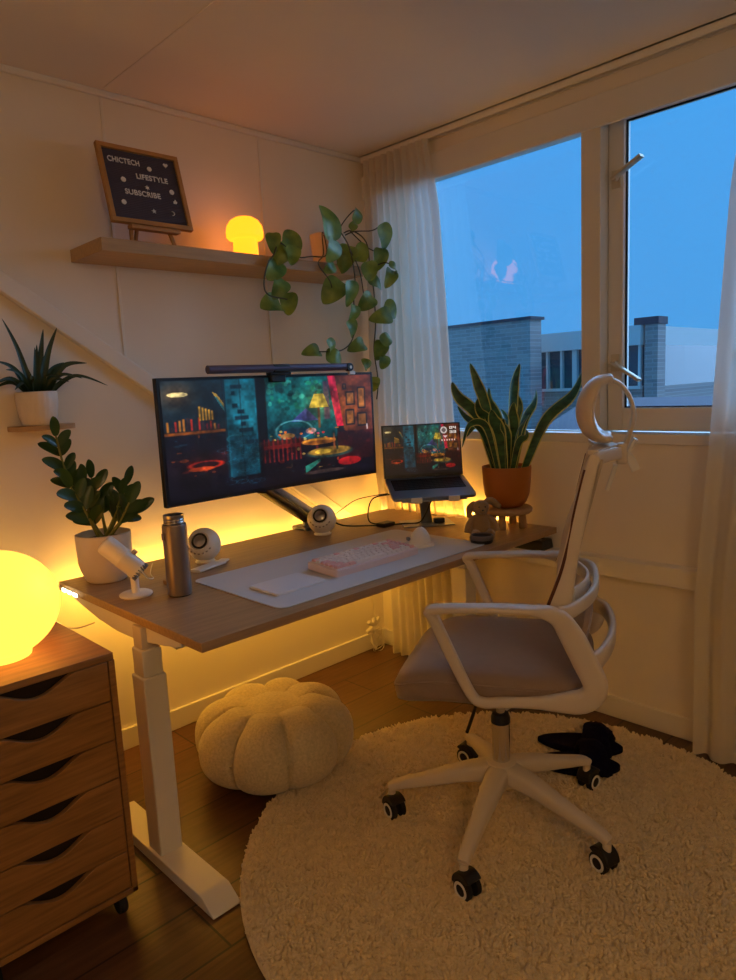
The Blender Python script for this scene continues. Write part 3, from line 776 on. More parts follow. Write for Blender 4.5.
    for i in range(26): ell(.24+rs.rand()*.16, .55+rs.rand()*.38, .015+rs.rand()*.03, .02, (30, 120, 150), .45, .15, .75)
    rect(.0, .24, .82, 1, (12, 10, 20), .7); rect(.42, .6, .8, 1, (12, 8, 16), .7); rect(0, 1, .955, 1, (8, 8, 16), .8)
    def smooth_noise(c):
        g = rs.rand(c+2, 2*c+2); yi = v*c; xi = u*2*c; y0_ = yi.astype(int); x0_ = xi.astype(int); fy = yi-y0_; fx = xi-x0_; fy = fy*fy*(3-2*fy); fx = fx*fx*(3-2*fx)
        return (g[y0_, x0_]*(1-fx)+g[y0_, x0_+1]*fx)*(1-fy)+(g[y0_+1, x0_]*(1-fx)+g[y0_+1, x0_+1]*fx)*fy
    nn_ = .4*smooth_noise(6)+.35*smooth_noise(16)+.25*smooth_noise(44)
    im = im*(.25+1.4*nn_[..., None]**1.2)
    return np.clip(im, 0, 1)
def screen_mat(name, s):
    m = bpy.data.materials.new(name); m.use_nodes = True; nt = m.node_tree; N = nt.nodes; K = nt.links
    b = N['Principled BSDF']; b.inputs['Base Color'].default_value = (.01, .01, .012, 1); b.inputs['Roughness'].default_value = .35
    a = N.new('ShaderNodeVertexColor'); a.layer_name = 'picture'
    K.new(a.outputs[0], b.inputs['Emission Color']); b.inputs['Emission Strength'].default_value = s
    return m
M['screen'] = screen_mat('lit_screen', 1.15)
def screen(name, im, fn, parent, sub=1):
    h, w, _ = im.shape
    vs = [fn(i/w, j/h) for j in range(h+1) for i in range(w+1)]
    fs = [(j*(w+1)+i, (j+1)*(w+1)+i, (j+1)*(w+1)+i+1, j*(w+1)+i+1) for j in range(h) for i in range(w)]
    me = bpy.data.meshes.new(name); me.from_pydata([tuple(v) for v in vs], [], fs); me.materials.append(M['screen'])
    ca = me.color_attributes.new('picture', 'FLOAT_COLOR', 'CORNER')
    l = np.where(im <= .04045, im/12.92, ((im+.055)/1.055)**2.4).reshape(-1, 3)
    rgba = np.ones((len(fs), 4, 4)); rgba[:, :, :3] = l[:, None, :]
    ca.data.foreach_set('color', rgba.reshape(-1)); me.update()
    o = bpy.data.objects.new(name, me); C.objects.link(o); o.parent = parent; return o
pic = cafe(380, 166)

# ------------------------------------------------------------------ monitor
MX0, MX1, MZ0, MZ1, MY = -1.432, -.480, .992, 1.4055, -.48
mc = (MX0+MX1)/2; mw = MX1-MX0; mh = MZ1-MZ0
mo = thing('ultrawide_monitor', 'wide curved black monitor showing a neon cafe picture above the desk', 'monitor', (mc, MY, MZ0))
def my(x): return .014-.014*(2*x/mw)**2     # gentle curve, middle deeper
def panel(inset, d0, d1, m, nm):
    n = 24; vs = []
    for i in range(n+1):
        x = -mw/2+inset+(mw-2*inset)*i/n
        for z in (inset, mh-inset):
            vs.append((x, my(x)+d0, z)); vs.append((x, my(x)+d1, z))
    fs = []
    for i in range(n):
        a = i*4; b = a+4
        fs += [(a, b, b+2, a+2), (a+1, a+3, b+3, b+1), (a, a+1, b+1, b), (a+2, b+2, b+3, a+3)]
    fs += [(0, 2, 3, 1), (n*4, n*4+1, n*4+3, n*4+2)]
    return obj(nm, MB().add(vs, fs), m, mo, bevel=.002)
panel(0, 0, .022, 'black', 'housing')
q = MB(); q.cushion(.20, .12, [(1, 0), (1, .03), (.9, .042)], e=.3, T=Matrix.Translation((0, .062, mh/2)) @ Matrix.Rotation(-PI/2, 4, 'X') @ Matrix.Translation((0, 0, -.035))); obj('rear_cover', q, 'black', mo)
bz = .012
screen('screen', pic, lambda u, v: (-mw/2+bz+(mw-2*bz)*u, my(-mw/2+bz+(mw-2*bz)*u)-.0012, mh-.010-(mh-.024)*v), mo)
# light bar
lbx = thing('monitor_light_bar', 'slim dark grey light bar clipped on top of the wide monitor', 'light bar', (-.955, MY-.02, MZ1+.018))
M['bar'] = mat('dark_grey_anodised', rgb(92, 86, 106), .35, .5)
q = MB().tube([(-.30, 0, .004), (.31, 0, .004)], .0140, 20); obj('bar', q, 'bar', lbx)
q = MB(); q.box((-.04, -.013, -.010), (.035, .014, .018)); q.box((-.035, .012, -.045), (.03, .045, .004)); q.box((-.05, -.002, -.020), (.045, .02, -.008)); obj('clip', q, 'black', lbx, bevel=.004)
q = MB().lathe([(0, 0), (.015, 0), (.016, .004), (.016, .02), (0, .02)], 24, T=Matrix.Translation((.325, -.016, .002)) @ Matrix.Rotation(-PI/2, 4, 'X')); kn = obj('end_knob', q, 'black', lbx)
q = MB().lathe([(0, 0), (.006, 0), (.006, .001), (0, .001)], 16, T=Matrix.Translation((.325, -.0175, .002)) @ Matrix.Rotation(-PI/2, 4, 'X')); obj('knob_dot', q, 'white_plastic', kn)
q = MB().box((.322, -.012, -.026), (.352, .0, -.014)); obj('sensor_tab', q, 'white_plastic', lbx, bevel=.002)
# monitor arm
AO_ = Vector((-.62, -.182, DZ))-Vector((mc, MY, MZ0))
q = MB().box((-.05, -.05, 0), (.05, .05, .012)); q.box((-.04, .045, -.05), (.04, .06, .012)); obj('arm_clamp', q, 'alu_dark', mo, bevel=.003, loc=AO_)
q = MB().lathe([(0, .01), (.022, .01), (.022, .09), (0, .09)], 24); obj('arm_post', q, 'alu_dark', mo, loc=AO_)
q = MB().sweep([(.0, -.01, .075), (-.34, -.14, .265)], .052, .026, e=.3); obj('lower_arm', q, 'arm_grey', mo, loc=AO_)
q = MB().sweep([(-.02, -.03, .045), (-.34, -.158, .228)], .050, .030); obj('cable_channel', q, 'black', mo, loc=AO_)
q = MB().sweep([(-.34, -.14, .26), (-.33, -.19, .42)], .035, .035); q.box((-.38, -.206, .38), (-.28, -.190, .48)); obj('head_mount', q, 'black', mo, loc=AO_)

# ------------------------------------------------------------------ laptop + stand
LY = math.radians(-38)
lp_c = Vector((-.365, -.665, .922))
lp = thing('laptop', 'open silver laptop showing the cafe picture, raised on a metal stand', 'laptop', lp_c, rot=(math.radians(13), 0, LY))
LW, LD = .338, .232
q = MB().cushion(LW/2, LD/2, [(.985, 0), (1, .003), (1, .011), (.995, .013)], e=.12, n=64); obj('base', q, 'alu', lp)
q = MB()
for r_ in range(6):
    nk = 14; kw = (LW-.05)/nk
    for k in range(nk):
        x0 = -LW/2+.025+k*kw
        q.box((x0+.0012, .085-r_*.0185-.0162, .0128), (x0+kw-.0012, .085-r_*.0185, .0145))
kb = MB().box((-LW/2+.022, -.030, .0128), (LW/2-.022, .090, .0134)); obj('keyboard_deck', kb, 'black_matte', lp); obj('keys', q, 'black', lp, bevel=.0006)
obj('trackpad', MB().box((-.065, -.108, .0128), (.065, -.036, .0136)), 'alu', lp, bevel=.0004)
lid = bpy.data.objects.new('lid', None)
la = math.radians(14+8)
TL = Matrix.Translation((0, LD/2-.003, .012)) @ Matrix.Rotation(-la, 4, 'X')
LH = .225
q = MB(); q.box((-LW/2, -.0, 0), (LW/2, .006, LH)); q2 = MB(); q2.add(q.v, q.f, T=TL); ld_ = obj('lid', q2, 'alu_dark', lp, bevel=.0025)
q = MB(); q.box((-LW/2+.001, -.0012, .002), (LW/2-.001, .0, LH-.002)); q2 = MB(); q2.add(q.v, q.f, T=TL); obj('bezel', q2, 'black', ld_)
lpic = cafe(150, 92, 2).copy()
# darker, with clock widgets in the top right corner
lpic *= .8
hh_, ww_ = lpic.shape[:2]
Y_, X_ = np.mgrid[0:hh_, 0:ww_]
def disc(cx, cy, r, c): lpic[((X_-cx)**2+(Y_-cy)**2) < r*r] = c
disc(119, 11, 6.5, (.72, .68, .66)); disc(119, 11, 4.2, (.35, .3, .3))
SEG = {'2': ["111", "001", "111", "100", "111"], '4': ["101", "101", "111", "001", "001"], '3': ["111", "001", "111", "001", "111"], '0': ["111", "101", "101", "101", "111"]}
for (c_, px_, py_) in [('0', 131, 5), ('4', 138, 5), ('3', 131, 13), ('3', 138, 13)]:
    for a in range(5):
        for b in range(3):
            if SEG[c_][a][b] == '1': lpic[py_+a:py_+a+1, px_+b*2:px_+b*2+2] = (.8, .76, .74)
for a in range(4): lpic[22+a, 118+a:126-a] = (.8, .7, .7)
for b in range(6): lpic[29:32, 114+b*5:116+b*5] = (.85, .7, .66)
screen('screen', lpic, lambda u, v: TL @ Vector((-LW/2+.006+(LW-.012)*u, -.0018, LH-.006-(LH-.020)*v)), ld_)
st = thing('laptop_stand', 'silver laptop stand with a flat foot and a slanted column', 'laptop stand', (-.265, -.555, DZ), LY)
q = MB().box((-.11, -.075, 0), (.11, .075, .005)); obj('foot_plate', q, 'alu', st, bevel=.002)
q = MB().sweep([(0, 0, .004), (0, -.005, .03), (-.012, -.015, .125)], [.05, .045, .045], .012, up=(0, 1, 0)); obj('column', q, 'alu_dark', st, bevel=0)
q = MB().box((.03, -.03, .005), (.075, .0, .025)); obj('hinge', q, 'black', st, bevel=.003)
R13 = Matrix.Rotation(math.radians(13), 4, 'X')
off = lp_c-Vector((-.265, -.555, DZ)); offl = Matrix.Rotation(-LY, 3, 'Z') @ off
TT = Matrix.Translation(offl) @ R13
q = MB(); q.box((-.13, -.115, -.007), (.13, .10, -.001), T=TT); obj('tray', q, 'alu', st, bevel=.002)
for sx in (-.075, .075):
    q = MB(); q.box((sx-.022, -.127, -.007), (sx+.022, -.1195, .016), T=TT); q.box((sx-.022, -.127, -.007), (sx+.022, -.10, -.002), T=TT); obj('hook', q, 'white_plastic', st, bevel=.002)
q = MB(); q.sweep([offl+Vector((0, -.01, -.012)), Vector((-.012, -.012, .118))], .05, .02, up=(0, 1, 0)); obj('pivot', q, 'alu_dark', st)

# ------------------------------------------------------------------ desk mat, keyboard, trackpad, mouse
def rrect(cx, cy, hx, hy, r, n=8):
    out = []
    for (sx, sy, a0) in ((1, 1, 0), (-1, 1, PI/2), (-1, -1, PI), (1, -1, 3*PI/2)):
        for i in range(n+1):
            a = a0+PI/2*i/n; out.append((cx+sx*(hx-r)+r*math.cos(a), cy+sy*(hy-r)+r*math.sin(a)))
    return out
q = MB().prism(rrect(-.915, -.765, .478, .238, .03), lambda x, y: (x, y, DZ+.0003), lambda x, y: (x, y, DZ+.0033)); o = obj('desk_mat', q, 'mat', bevel=.0008, ang=.5); tag(o, 'large pale grey desk mat lying on the oak desktop', 'desk mat')
q = MB().prism(rrect(-1.232, -.828, .096, .072, .010), lambda x, y: (x, y, DZ+.0036), lambda x, y: (x, y, DZ+.0105+.0))
o = obj('trackpad', q, 'cool_white', bevel=.001, ang=.5); tag(o, 'flat white square trackpad on the left of the desk mat', 'trackpad')
kbd = thing('mechanical_keyboard', 'pink and white mechanical keyboard on the desk mat', 'keyboard', (-.893, -.820, DZ+.0036), -.02, rot=(math.radians(3), 0, -.01))
q = MB().prism(rrect(0, 0, .193, .076, .008), lambda x, y: (x, y, 0.0), lambda x, y: (x, y, .026)); obj('case', q, 'pink', kbd, bevel=.002, ang=.5)
q = MB().prism(rrect(0, 0, .184, .067, .004), lambda x, y: (x, y, .0262), lambda x, y: (x, y, .027)); obj('switch_plate', q, 'key_white', kbd)
def cap_mesh(w_, m_):
    q = MB(); a = w_/2-.0008; b = .0088
    vs = [(-a, -b, 0), (a, -b, 0), (a, b, 0), (-a, b, 0), (-a+.0022, -b+.0026, .008), (a-.0022, -b+.0026, .008), (a-.0022, b-.001, .008), (-a+.0022, b-.001, .008)]
    q.add(vs, [(0, 3, 2, 1), (4, 5, 6, 7), (0, 1, 5, 4), (1, 2, 6, 5), (2, 3, 7, 6), (3, 0, 4, 7)])
    return q
U = .368/16; caps = {}
rows = [[1]*16, [1]*13+[2, 1], [1.5]+[1]*12+[1.5, 1], [1.75]+[1]*11+[2.25, 1], [2.25]+[1]*10+[1.75, 1, 1], [1.25, 1.25, 1.25, 6.25, 1, 1, 1, 1, 1, 1]]
for r_, row in enumerate(rows):
    x = -.184; y = .067-.0112-r_*.0223
    for i, wu in enumerate(row):
        pk = (r_ == 0 and i % 4 == 0) or wu in (1.5, 1.75, 2.25, 2, 1.25) or i == len(row)-1
        key = (wu, pk)
        if key not in caps: caps[key] = obj('keycap', cap_mesh(wu*U, None), 'key_pink' if pk else 'key_white', kbd, loc=(x+wu*U/2, y, .0272), bevel=.0008); c_ = caps[key]
        else:
            c_ = caps[key].copy(); C.objects.link(c_); c_.parent = kbd; c_.location = (x+wu*U/2, y, .0272)
        x += wu*U
mz = thing('computer_mouse', 'tall white ergonomic computer mouse at the right end of the desk mat', 'mouse', (-.605, -.815, DZ+.0036), -.5)
q = MB(); vs = []; n = 28
for i in range(13):
    t = i/12; sc = max(.02, (1-t**2.6))**.5; z = .068*t
    for k in range(n):
        a = 2*PI*k/n; ca, sa = math.cos(a), math.sin(a)
        vs.append((.045*sc*ca*(1-.25*t)+.010*t, .034*sc*sa+.012*t*t, z))
q.add(vs, [(i*n+k, i*n+(k+1) % n, (i+1)*n+(k+1) % n, (i+1)*n+k) for i in range(12) for k in range(n)]+[tuple(reversed(range(n)))]); obj('shell', q, 'white_plastic', mz, ang=1.2)
q = MB().cushion(.052, .042, [(1, 0), (1, .006), (.93, .010)], e=.8, n=36, c=(.003, -.002, 0)); obj('base_skirt', q, 'white_plastic', mz)
q = MB().tube([(-.043, -.006, .030), (-.043, .006, .030)], .007, 14); obj('scroll_wheel', q, 'alu_dark', mz)
# ------------------------------------------------------------------ ZZ plant
zp = thing('potted_zz_plant', 'leafy zz plant in a plain cream pot at the back left of the desk', 'potted plant', (-1.556, -.262, DZ)); ZO = Vector((-1.54, -.262, DZ))
q = MB().lathe([(0, 0), (.058, 0), (.066, .006), (.080, .04), (.086, .065), (.088, .145), (.088, .160), (.083, .162), (.081, .155), (.081, .135), (0, .135)], 56); obj('pot', q, 'glaze', zp)
obj('soil', MB().lathe([(0, .140), (.080, .137)], 32), 'soil', zp)
stems = [[(.0,.0,.14),(-.05,.03,.26),(-.085,.04,.38),(-.10,.045,.49)], [(.01,0,.14),(.05,.0,.20),(.075,.0,.255),(.095,.0,.31)], [(-.02,-.02,.14),(-.06,-.03,.24),(-.10,-.03,.33)], [(.02,.02,.14),(.02,.05,.25),(.01,.07,.34)], [(0,-.03,.14),(.03,-.07,.20),(.06,-.09,.26)], [(0.02,.0,.14),(.07,.01,.18),(.115,0,.21)], [(-.01,.01,.14),(-.04,.0,.24),(-.055,-.01,.33)], [(.0,-.01,.14),(.035,-.02,.21),(.06,-.03,.28)]]
sm_ = MB(); lm = MB(); rr = random.Random(8)
for s_ in stems:
    P = spl(s_, 8); sm_.tube(P, lerpl([.006, .003], len(P)), 7)
    n_ = int(sum((P[i+1]-P[i]).length for i in range(len(P)-1))/.036)
    for k in range(2, n_+1):
        i = int(k/n_*(len(P)-1)); d = (P[min(i+1, len(P)-1)]-P[max(0, i-1)]).normalized()
        for sgn in ((-1, 1) if k < n_ else (0,)):
            sd = Vector((1, rr.uniform(-.5, .5), 0)); sd = (sd-d*sd.dot(d)).normalized()
            ld2 = (d*.75+sd*sgn*.8+Vector((0, rr.uniform(-.35, .1), 0))).normalized(); L = rr.uniform(.062, .085)
            nn = Vector((rr.uniform(-.4, .4), -1, .35)).normalized()
            lm.leaf([P[i], P[i]+ld2*L*.5+Vector((0, 0, .003)), P[i]+ld2*L-Vector((0, 0, .003))], L*.46, nn, fold=.22, shape='lance')
obj('stems', sm_, 'stemg', zp); obj('leaves', lm, 'zz', zp, ang=3)
# ------------------------------------------------------------------ microphone
mi = thing('desk_microphone', 'white tilted desk microphone on a round base beside the bottle', 'microphone', (-1.583, -.523, DZ))
q = MB().lathe([(0, 0), (.046, 0), (.049, .003), (.049, .007), (.044, .010), (0, .010)], 48); obj('base', q, 'white_plastic', mi)
q = MB().lathe([(0, .009), (.012, .009), (.012, .055), (.010, .057), (.010, .085), (0, .085)], 24); obj('neck', q, 'white_plastic', mi)
# body axis leans up to the left in the view
axd = Vector((-.54, .46, .68)).normalized(); c0 = Vector((.020, -.018, .066)); rotq = Vector((0, 0, 1)).rotation_difference(axd).to_matrix().to_4x4()
TM = Matrix.Translation(c0) @ rotq
q = MB().lathe([(0, .012), (.026, .012), (.030, .016), (.031, .02), (.031, .075), (.0316, .076), (.0316, .079), (.031, .08), (.031, .138), (.029, .146), (.020, .151), (0, .152)], 40, T=TM); obj('body', q, 'white_plastic', mi)
q = MB()
for k in range(18):
    a = 2*PI*k/18; q.box((-.0016, .024, .004), (.0016, .031, .018), T=TM @ Matrix.Rotation(a, 4, 'Z'))
obj('grille', q, 'alu_dark', mi)
q = MB().lathe([(0, 0), (.008, 0), (.008, .012), (0, .012)], 16, T=TM @ Matrix.Translation((0, 0, .062)) @ Matrix.Rotation(math.radians(-35), 4, 'Z') @ Matrix.Rotation(PI/2, 4, 'Y') @ Matrix.Translation((0, 0, .030))); obj('volume_knob', q, 'steel', mi)
q = MB().tube(spl([(.03, .02, .075), (.07, .06, .03), (.11, .10, .012), (.15, .20, .004), (.22, .32, .004)], 7), .002, 6); obj('cable', q, 'cable_w', mi)
# ------------------------------------------------------------------ bottle
bo = thing('thermos_bottle', 'tall taupe metal thermos bottle without its lid on the desk', 'bottle', (-1.492, -.628, DZ))
q = MB().lathe([(0, .002), (.033, .002), (.0365, .005), (.0365, .212), (.035, .219), (.026, .222), (0, .222)], 48); obj('body', q, 'bottle', bo)
q = MB().lathe([(0, 0), (.0325, 0), (.0325, .003), (0, .003)], 40); obj('base_ring', q, 'black_matte', bo)
q = MB().lathe([(.028, .220), (.0305, .223), (.0305, .226), (.029, .228), (.0305, .231), (.0305, .234), (.029, .236), (.0305, .239), (.030, .248), (.0255, .248), (.0255, .15), (0, .15)], 40); obj('threaded_neck', q, 'steel', bo)
q = MB().box((-.041, -.006, .176), (-.035, .006, .196)); obj('latch', q, 'bottle', bo, bevel=.001)
# ------------------------------------------------------------------ speakers
def speaker(loc, label, aim, foot=True):
    t = thing('ball_speaker', label, 'speaker', loc, aim, 'pair of white ball speakers')
    R_ = .060; cz = .064
    T = Matrix.Translation((0, 0, cz)) @ Matrix.Rotation(math.radians(-28), 4, 'X') @ Matrix.Rotation(PI/2, 4, 'X')
    # front is local -y: flattened sphere lathe about axis
    pr = []
    for i in range(0, 25):
        a = PI*i/24; z = -R_*math.cos(a); r_ = R_*math.sin(a)
        if z > R_*.80: break
        pr.append((r_, z))
    pr += [(.034, R_*.82), (.029, R_*.74), (0, R_*.72)]
    obj('shell', MB().lathe(pr, 48, T=T), 'white_plastic', t, ang=.6)
    obj('cone_ring', MB().lathe([(.022, R_*.73), (.0285, R_*.73), (.029, R_*.81), (.0265, R_*.84), (.022, R_*.79)], 40, T=T), 'black', t)
    obj('dust_cap', MB().lathe([(.0225, R_*.73), (.021, R_*.82), (.012, R_*.88), (0, R_*.90)], 32, T=T), 'steel', t)
    q = MB()
    for k in range(7):
        a = -PI/2+(k-3)*.33; x = .045*math.cos(a); y = .045*math.sin(a); z = math.sqrt(max(0, R_*R_-x*x-y*y))
        q.lathe([(0, 0), (.0042, 0), (.0042, .002), (0, .002)], 10, T=T @ Matrix.Translation((x, y, z-.0012)))
    obj('buttons', q, 'steel', t)
    obj('base', MB().lathe([(0, 0), (.034, 0), (.036, .004), (.028, .014), (.020, .022), (0, .024)], 32), 'white_plastic', t)
    return t
speaker((-1.222, -.33, DZ), 'white ball speaker half hidden behind the taupe bottle', math.radians(-52))
speaker((-.668, -.335, DZ), 'white ball speaker under the right end of the wide monitor', math.radians(-50))
q = MB().sweep([(-1.33, -.44, DZ+.006), (-1.20, -.40, DZ+.006)], .05, .010); q.sweep([(-1.20, -.40, DZ+.006), (-1.17, -.38, DZ+.006)], .035, .008)
o = obj('cable_dock', q, 'white_plastic', bevel=.002); tag(o, 'low white cable dock on the desk in front of the left speaker', 'cable dock')
q = MB().box((-1.468, -.50, DZ+.0002), (-1.435, -.475, DZ+.014)); o = obj('wooden_block', q, 'woodraw', bevel=.003); tag(o, 'small orange-brown wooden block beside the bottle', 'block')
# ------------------------------------------------------------------ snake plant on stool
SPx, SPy = -.136, -.884; STZ = .835
so = thing('plant_stool', 'small round light wooden stool under the orange planter', 'plant stool', (SPx, SPy, DZ))
q = MB().lathe([(0, .060), (.092, .060), (.100, .066), (.102, .078), (.097, .085), (0, .085)], 40); obj('seat', q, 'woodraw', so)
for k in range(4):
    a = math.radians(15)+k*PI/2; q = MB().tube([(.066*math.cos(a), .066*math.sin(a), 0), (.062*math.cos(a), .062*math.sin(a), .064)], [.016, .014], 14); obj('leg', q, 'woodraw', so)
sp = thing('potted_snake_plant', 'snake plant with yellow-edged leaves in an orange planter by the window', 'potted plant', (SPx, SPy, STZ)); SO = Vector((SPx, SPy, STZ))
q = MB().lathe([(0, 0), (.045, 0), (.062, .006), (.078, .022), (.090, .055), (.096, .10), (.099, .162), (.099, .168), (.093, .168), (.092, .155), (0, .150)], 56); obj('pot', q, 'terra', sp)
obj('soil', MB().lathe([(0, .156), (.091, .152)], 32), 'soil', sp)
# tips laid out in a vertical plane facing roughly the room; u = sideways, d = towards/away
ud = Vector((.72, -.69, 0)); dd = Vector((-.69, -.72, 0))
LV = [(-.138,.43,.0,.030,0),(-.215,.36,.02,.035,0),(-.20,.265,.05,.022,0),(-.19,.10,.07,.022,.10),(-.155,.135,-.03,.02,.06),(-.058,.33,-.04,.03,0),(.060,.42,.0,.036,0),(.118,.315,.02,.034,0),(.305,.385,.03,.036,-.03),(-.118,.29,.04,.034,0),(.025,.27,.05,.03,0),(-.07,.245,.07,.038,0),(.062,.16,.08,.03,0),(.052,.30,-.03,.034,0),(-.01,.24,-.04,.03,0),(-.02,.21,.06,.03,0),(.085,.22,.05,.03,0)]
lm = MB(); rr = random.Random(3)
for (u_, z_, d_, w_, dr) in LV:
    tip = ud*u_+dd*d_+Vector((0, 0, .155+z_)); b_ = ud*u_*.22+dd*d_*.5+Vector((0, 0, .150))
    mid = b_.lerp(tip, .5)+Vector((0, 0, .03+dr))-ud*u_*.10+ud*rr.uniform(-.012, .012)
    q3 = b_.lerp(tip, .8)+Vector((0, 0, .012+dr))-ud*u_*.02+ud*rr.uniform(-.014, .014)
    lm.leaf([b_, mid, q3, tip], w_*1.42, (dd+ud*rr.uniform(-.8, .8)).normalized(), fold=.3, shape='sword', mi=0, mi_edge=1, twist=rr.uniform(-.8, .8))
obj('leaves', lm, ['snake', 'snake_edge'], sp, ang=3)
# ------------------------------------------------------------------ plush bunny + tin
bn = thing('plush_bunny', 'small beige plush bunny leaning against the wooden plant stool', 'plush toy', (-.345, -.905, DZ), math.radians(-40)); bn.scale = (1.35, 1.35, 1.4)
q = MB()
q.ellip((0, 0, .035), (.030, .026, .036)); q.ellip((0, -.002, .082), (.024, .022, .022)); q.ellip((0, -.020, .076), (.011, .009, .009))
for s in (-1, 1):
    q.ellip((s*.020, -.024, .012), (.014, .026, .013)); q.tube(spl([(s*.016, -.004, .056), (s*.034, -.008, .040), (s*.042, -.014, .016)], 5), [.011]*10+[.012], 10)
q.tube(spl([(.014, .004, .098), (.034, .004, .098), (.058, 0, .080)], 5), lerpl([.007, .011, .007], 11), 10)
q.tube(spl([(-.014, .004, .096), (-.030, .004, .082), (-.034, 0, .056)], 5), lerpl([.007, .011, .007], 11), 10)
o = obj('body', q, 'plush', bn); rm = o.modifiers.new('r', 'REMESH'); rm.mode = 'VOXEL'; rm.voxel_size = .0022; rm.use_smooth_shade = True
q = MB()
for s in (-1, 1): q.ellip((s*.009, -.0215, .087), (.0022, .0018, .0022), 8, 6)
q.ellip((0, -.0295, .079), (.003, .002, .002), 8, 6); obj('face', q, 'black', bn)
tn = thing('round_tin', 'small round black tin with a metal rim in front of the plush bunny', 'tin', (-.425, -.968, DZ)); tn.scale = (1.12, 1.12, 1.0)
q = MB().lathe([(0, 0), (.034, 0), (.037, .004), (.037, .014), (0, .014)], 40); obj('cup', q, 'black', tn)
q = MB().lathe([(.037, .014), (.039, .015), (.040, .022), (.038, .030), (.034, .031), (.033, .026), (.033, .014)], 40); obj('rim', q, 'tin_rim', tn)
q = MB().lathe([(0, .0265), (.033, .0265), (.033, .024)], 32); obj('lid', q, 'black_matte', tn)

# ------------------------------------------------------------------ cables on desk
def cable(label, pts, r, m, cat='cable'):
    o = obj('cable', MB().tube(spl(pts, 8), r, 7), m); tag(o, label, cat); return o
c_ = thing('power_cable', 'black laptop power cable lying across the desk between speaker and laptop stand', 'cable', (-.52, -.36, DZ)); CO = Vector((-.52, -.36, DZ))
def pc(*p): return [Vector(q)-CO for q in p]
obj('cord', MB().tube(spl(pc((-.60, -.30, .80), (-.545, -.33, .765), (-.46, -.40, .757), (-.40, -.46, .757), (-.34, -.50, .757)), 8), .0035, 7), 'cable_b', c_)
obj('cord', MB().tube(spl(pc((-.34, -.50, .757), (-.30, -.545, .760), (-.29, -.575, .80), (-.275, -.60, .865)), 8), .003, 7), 'cable_b', c_)
obj('cord', MB().tube(spl(pc((-.40, -.455, .757), (-.47, -.42, .775), (-.49, -.43, .83), (-.485, -.46, .885), (-.44, -.52, .90), (-.425, -.55, .897)), 8), .003, 7), 'cable_b', c_)
obj('connector', MB().box(*[tuple(v) for v in pc((-.44, -.47, .7503), (-.37, -.42, .768))]), 'black', c_, bevel=.004)
cable('thin dark wire rising from the right speaker to the laptop', [(-.59, -.28, .79), (-.52, -.30, .83), (-.47, -.35, .87), (-.44, -.50, .902)], .0018, 'cable_b')
cable('loose white lamp cord hanging between the cabinet and the desk bracket', [(-1.80, -.34, .705), (-1.76, -.33, .66), (-1.71, -.36, .645), (-1.668, -.40, .66)], .0022, 'cable_w')
# cable cluster in the corner
cc = thing('cable_bundle', 'coiled white power cord with plugs hanging on the wall in the corner', 'cable', (-.125, -.045, .12), 0)
q = MB()
for k in range(5):
    rr_ = .030+.006*k; q.tube([(rr_*.8*math.cos(a)+.012, -.012*math.sin(3*a+k)-.004*k, -.055+rr_*1.25*math.sin(a)) for a in [2*PI*i/24 for i in range(24)]], .0022, 6, closed=True)
obj('coil', q, 'cable_w', cc)
for a, L in ((2.5, .045), (3.6, .055), (.7, .05), (1.5, .04), (4.4, .035)):
    q = MB().sweep([(0, 0, .02), (L*math.cos(a)*.6, -.01, .02+L*math.sin(a)*.6), (L*math.cos(a), -.004, .02+L*math.sin(a))], [.020, .024, .018], .020, up=(0, 1, 0)); obj('plug', q, 'cable_w', cc)
obj('cord', MB().tube(spl([(.01, 0, -.02), (.02, .01, .12), (0, .02, .30), (0, .02, .50)], 8), .0025, 6), 'cable_w', cc)
# power strip on the ledge
ps = thing('power_strip', 'black power strip lying on the window wall ledge beyond the desk corner', 'power strip', (-.115, -1.0, .66), 0)
ps.location = (-.06, -.94, .6575)
q = MB().prism([(-.05, -.09), (.045, -.085), (.045, .085), (-.05, .08)], lambda x, y: (x, y, 0), lambda x, y: (x*.85, y*.95, .04)); obj('case', q, 'black', ps, bevel=.004)
q = MB()
for i in range(6): q.lathe([(0, 0), (.004, 0), (.004, .0015), (0, .0015)], 10, T=Matrix.Translation((-.018, -.065+i*.026, .040)))
obj('indicator_dots', q, 'steel', ps)
for s in (-1, 1):
    obj('socket', MB().lathe([(0, 0), (.018, 0), (.018, .001), (0, .001)], 20, T=Matrix.Translation((.012, s*.04, .040))), 'black_matte', ps)

# ------------------------------------------------------------------ swivel chair (local: +x forward, +y left)
chr_ = thing('swivel_chair', 'white-framed swivel office chair with taupe seat and looped headrest on the rug', 'office chair', (-.872, -1.356, 0), math.radians(118))
CM = 'cream_plastic'
RB = .010  # wheels press into the pile
def CW(th): return math.radians(th-118)
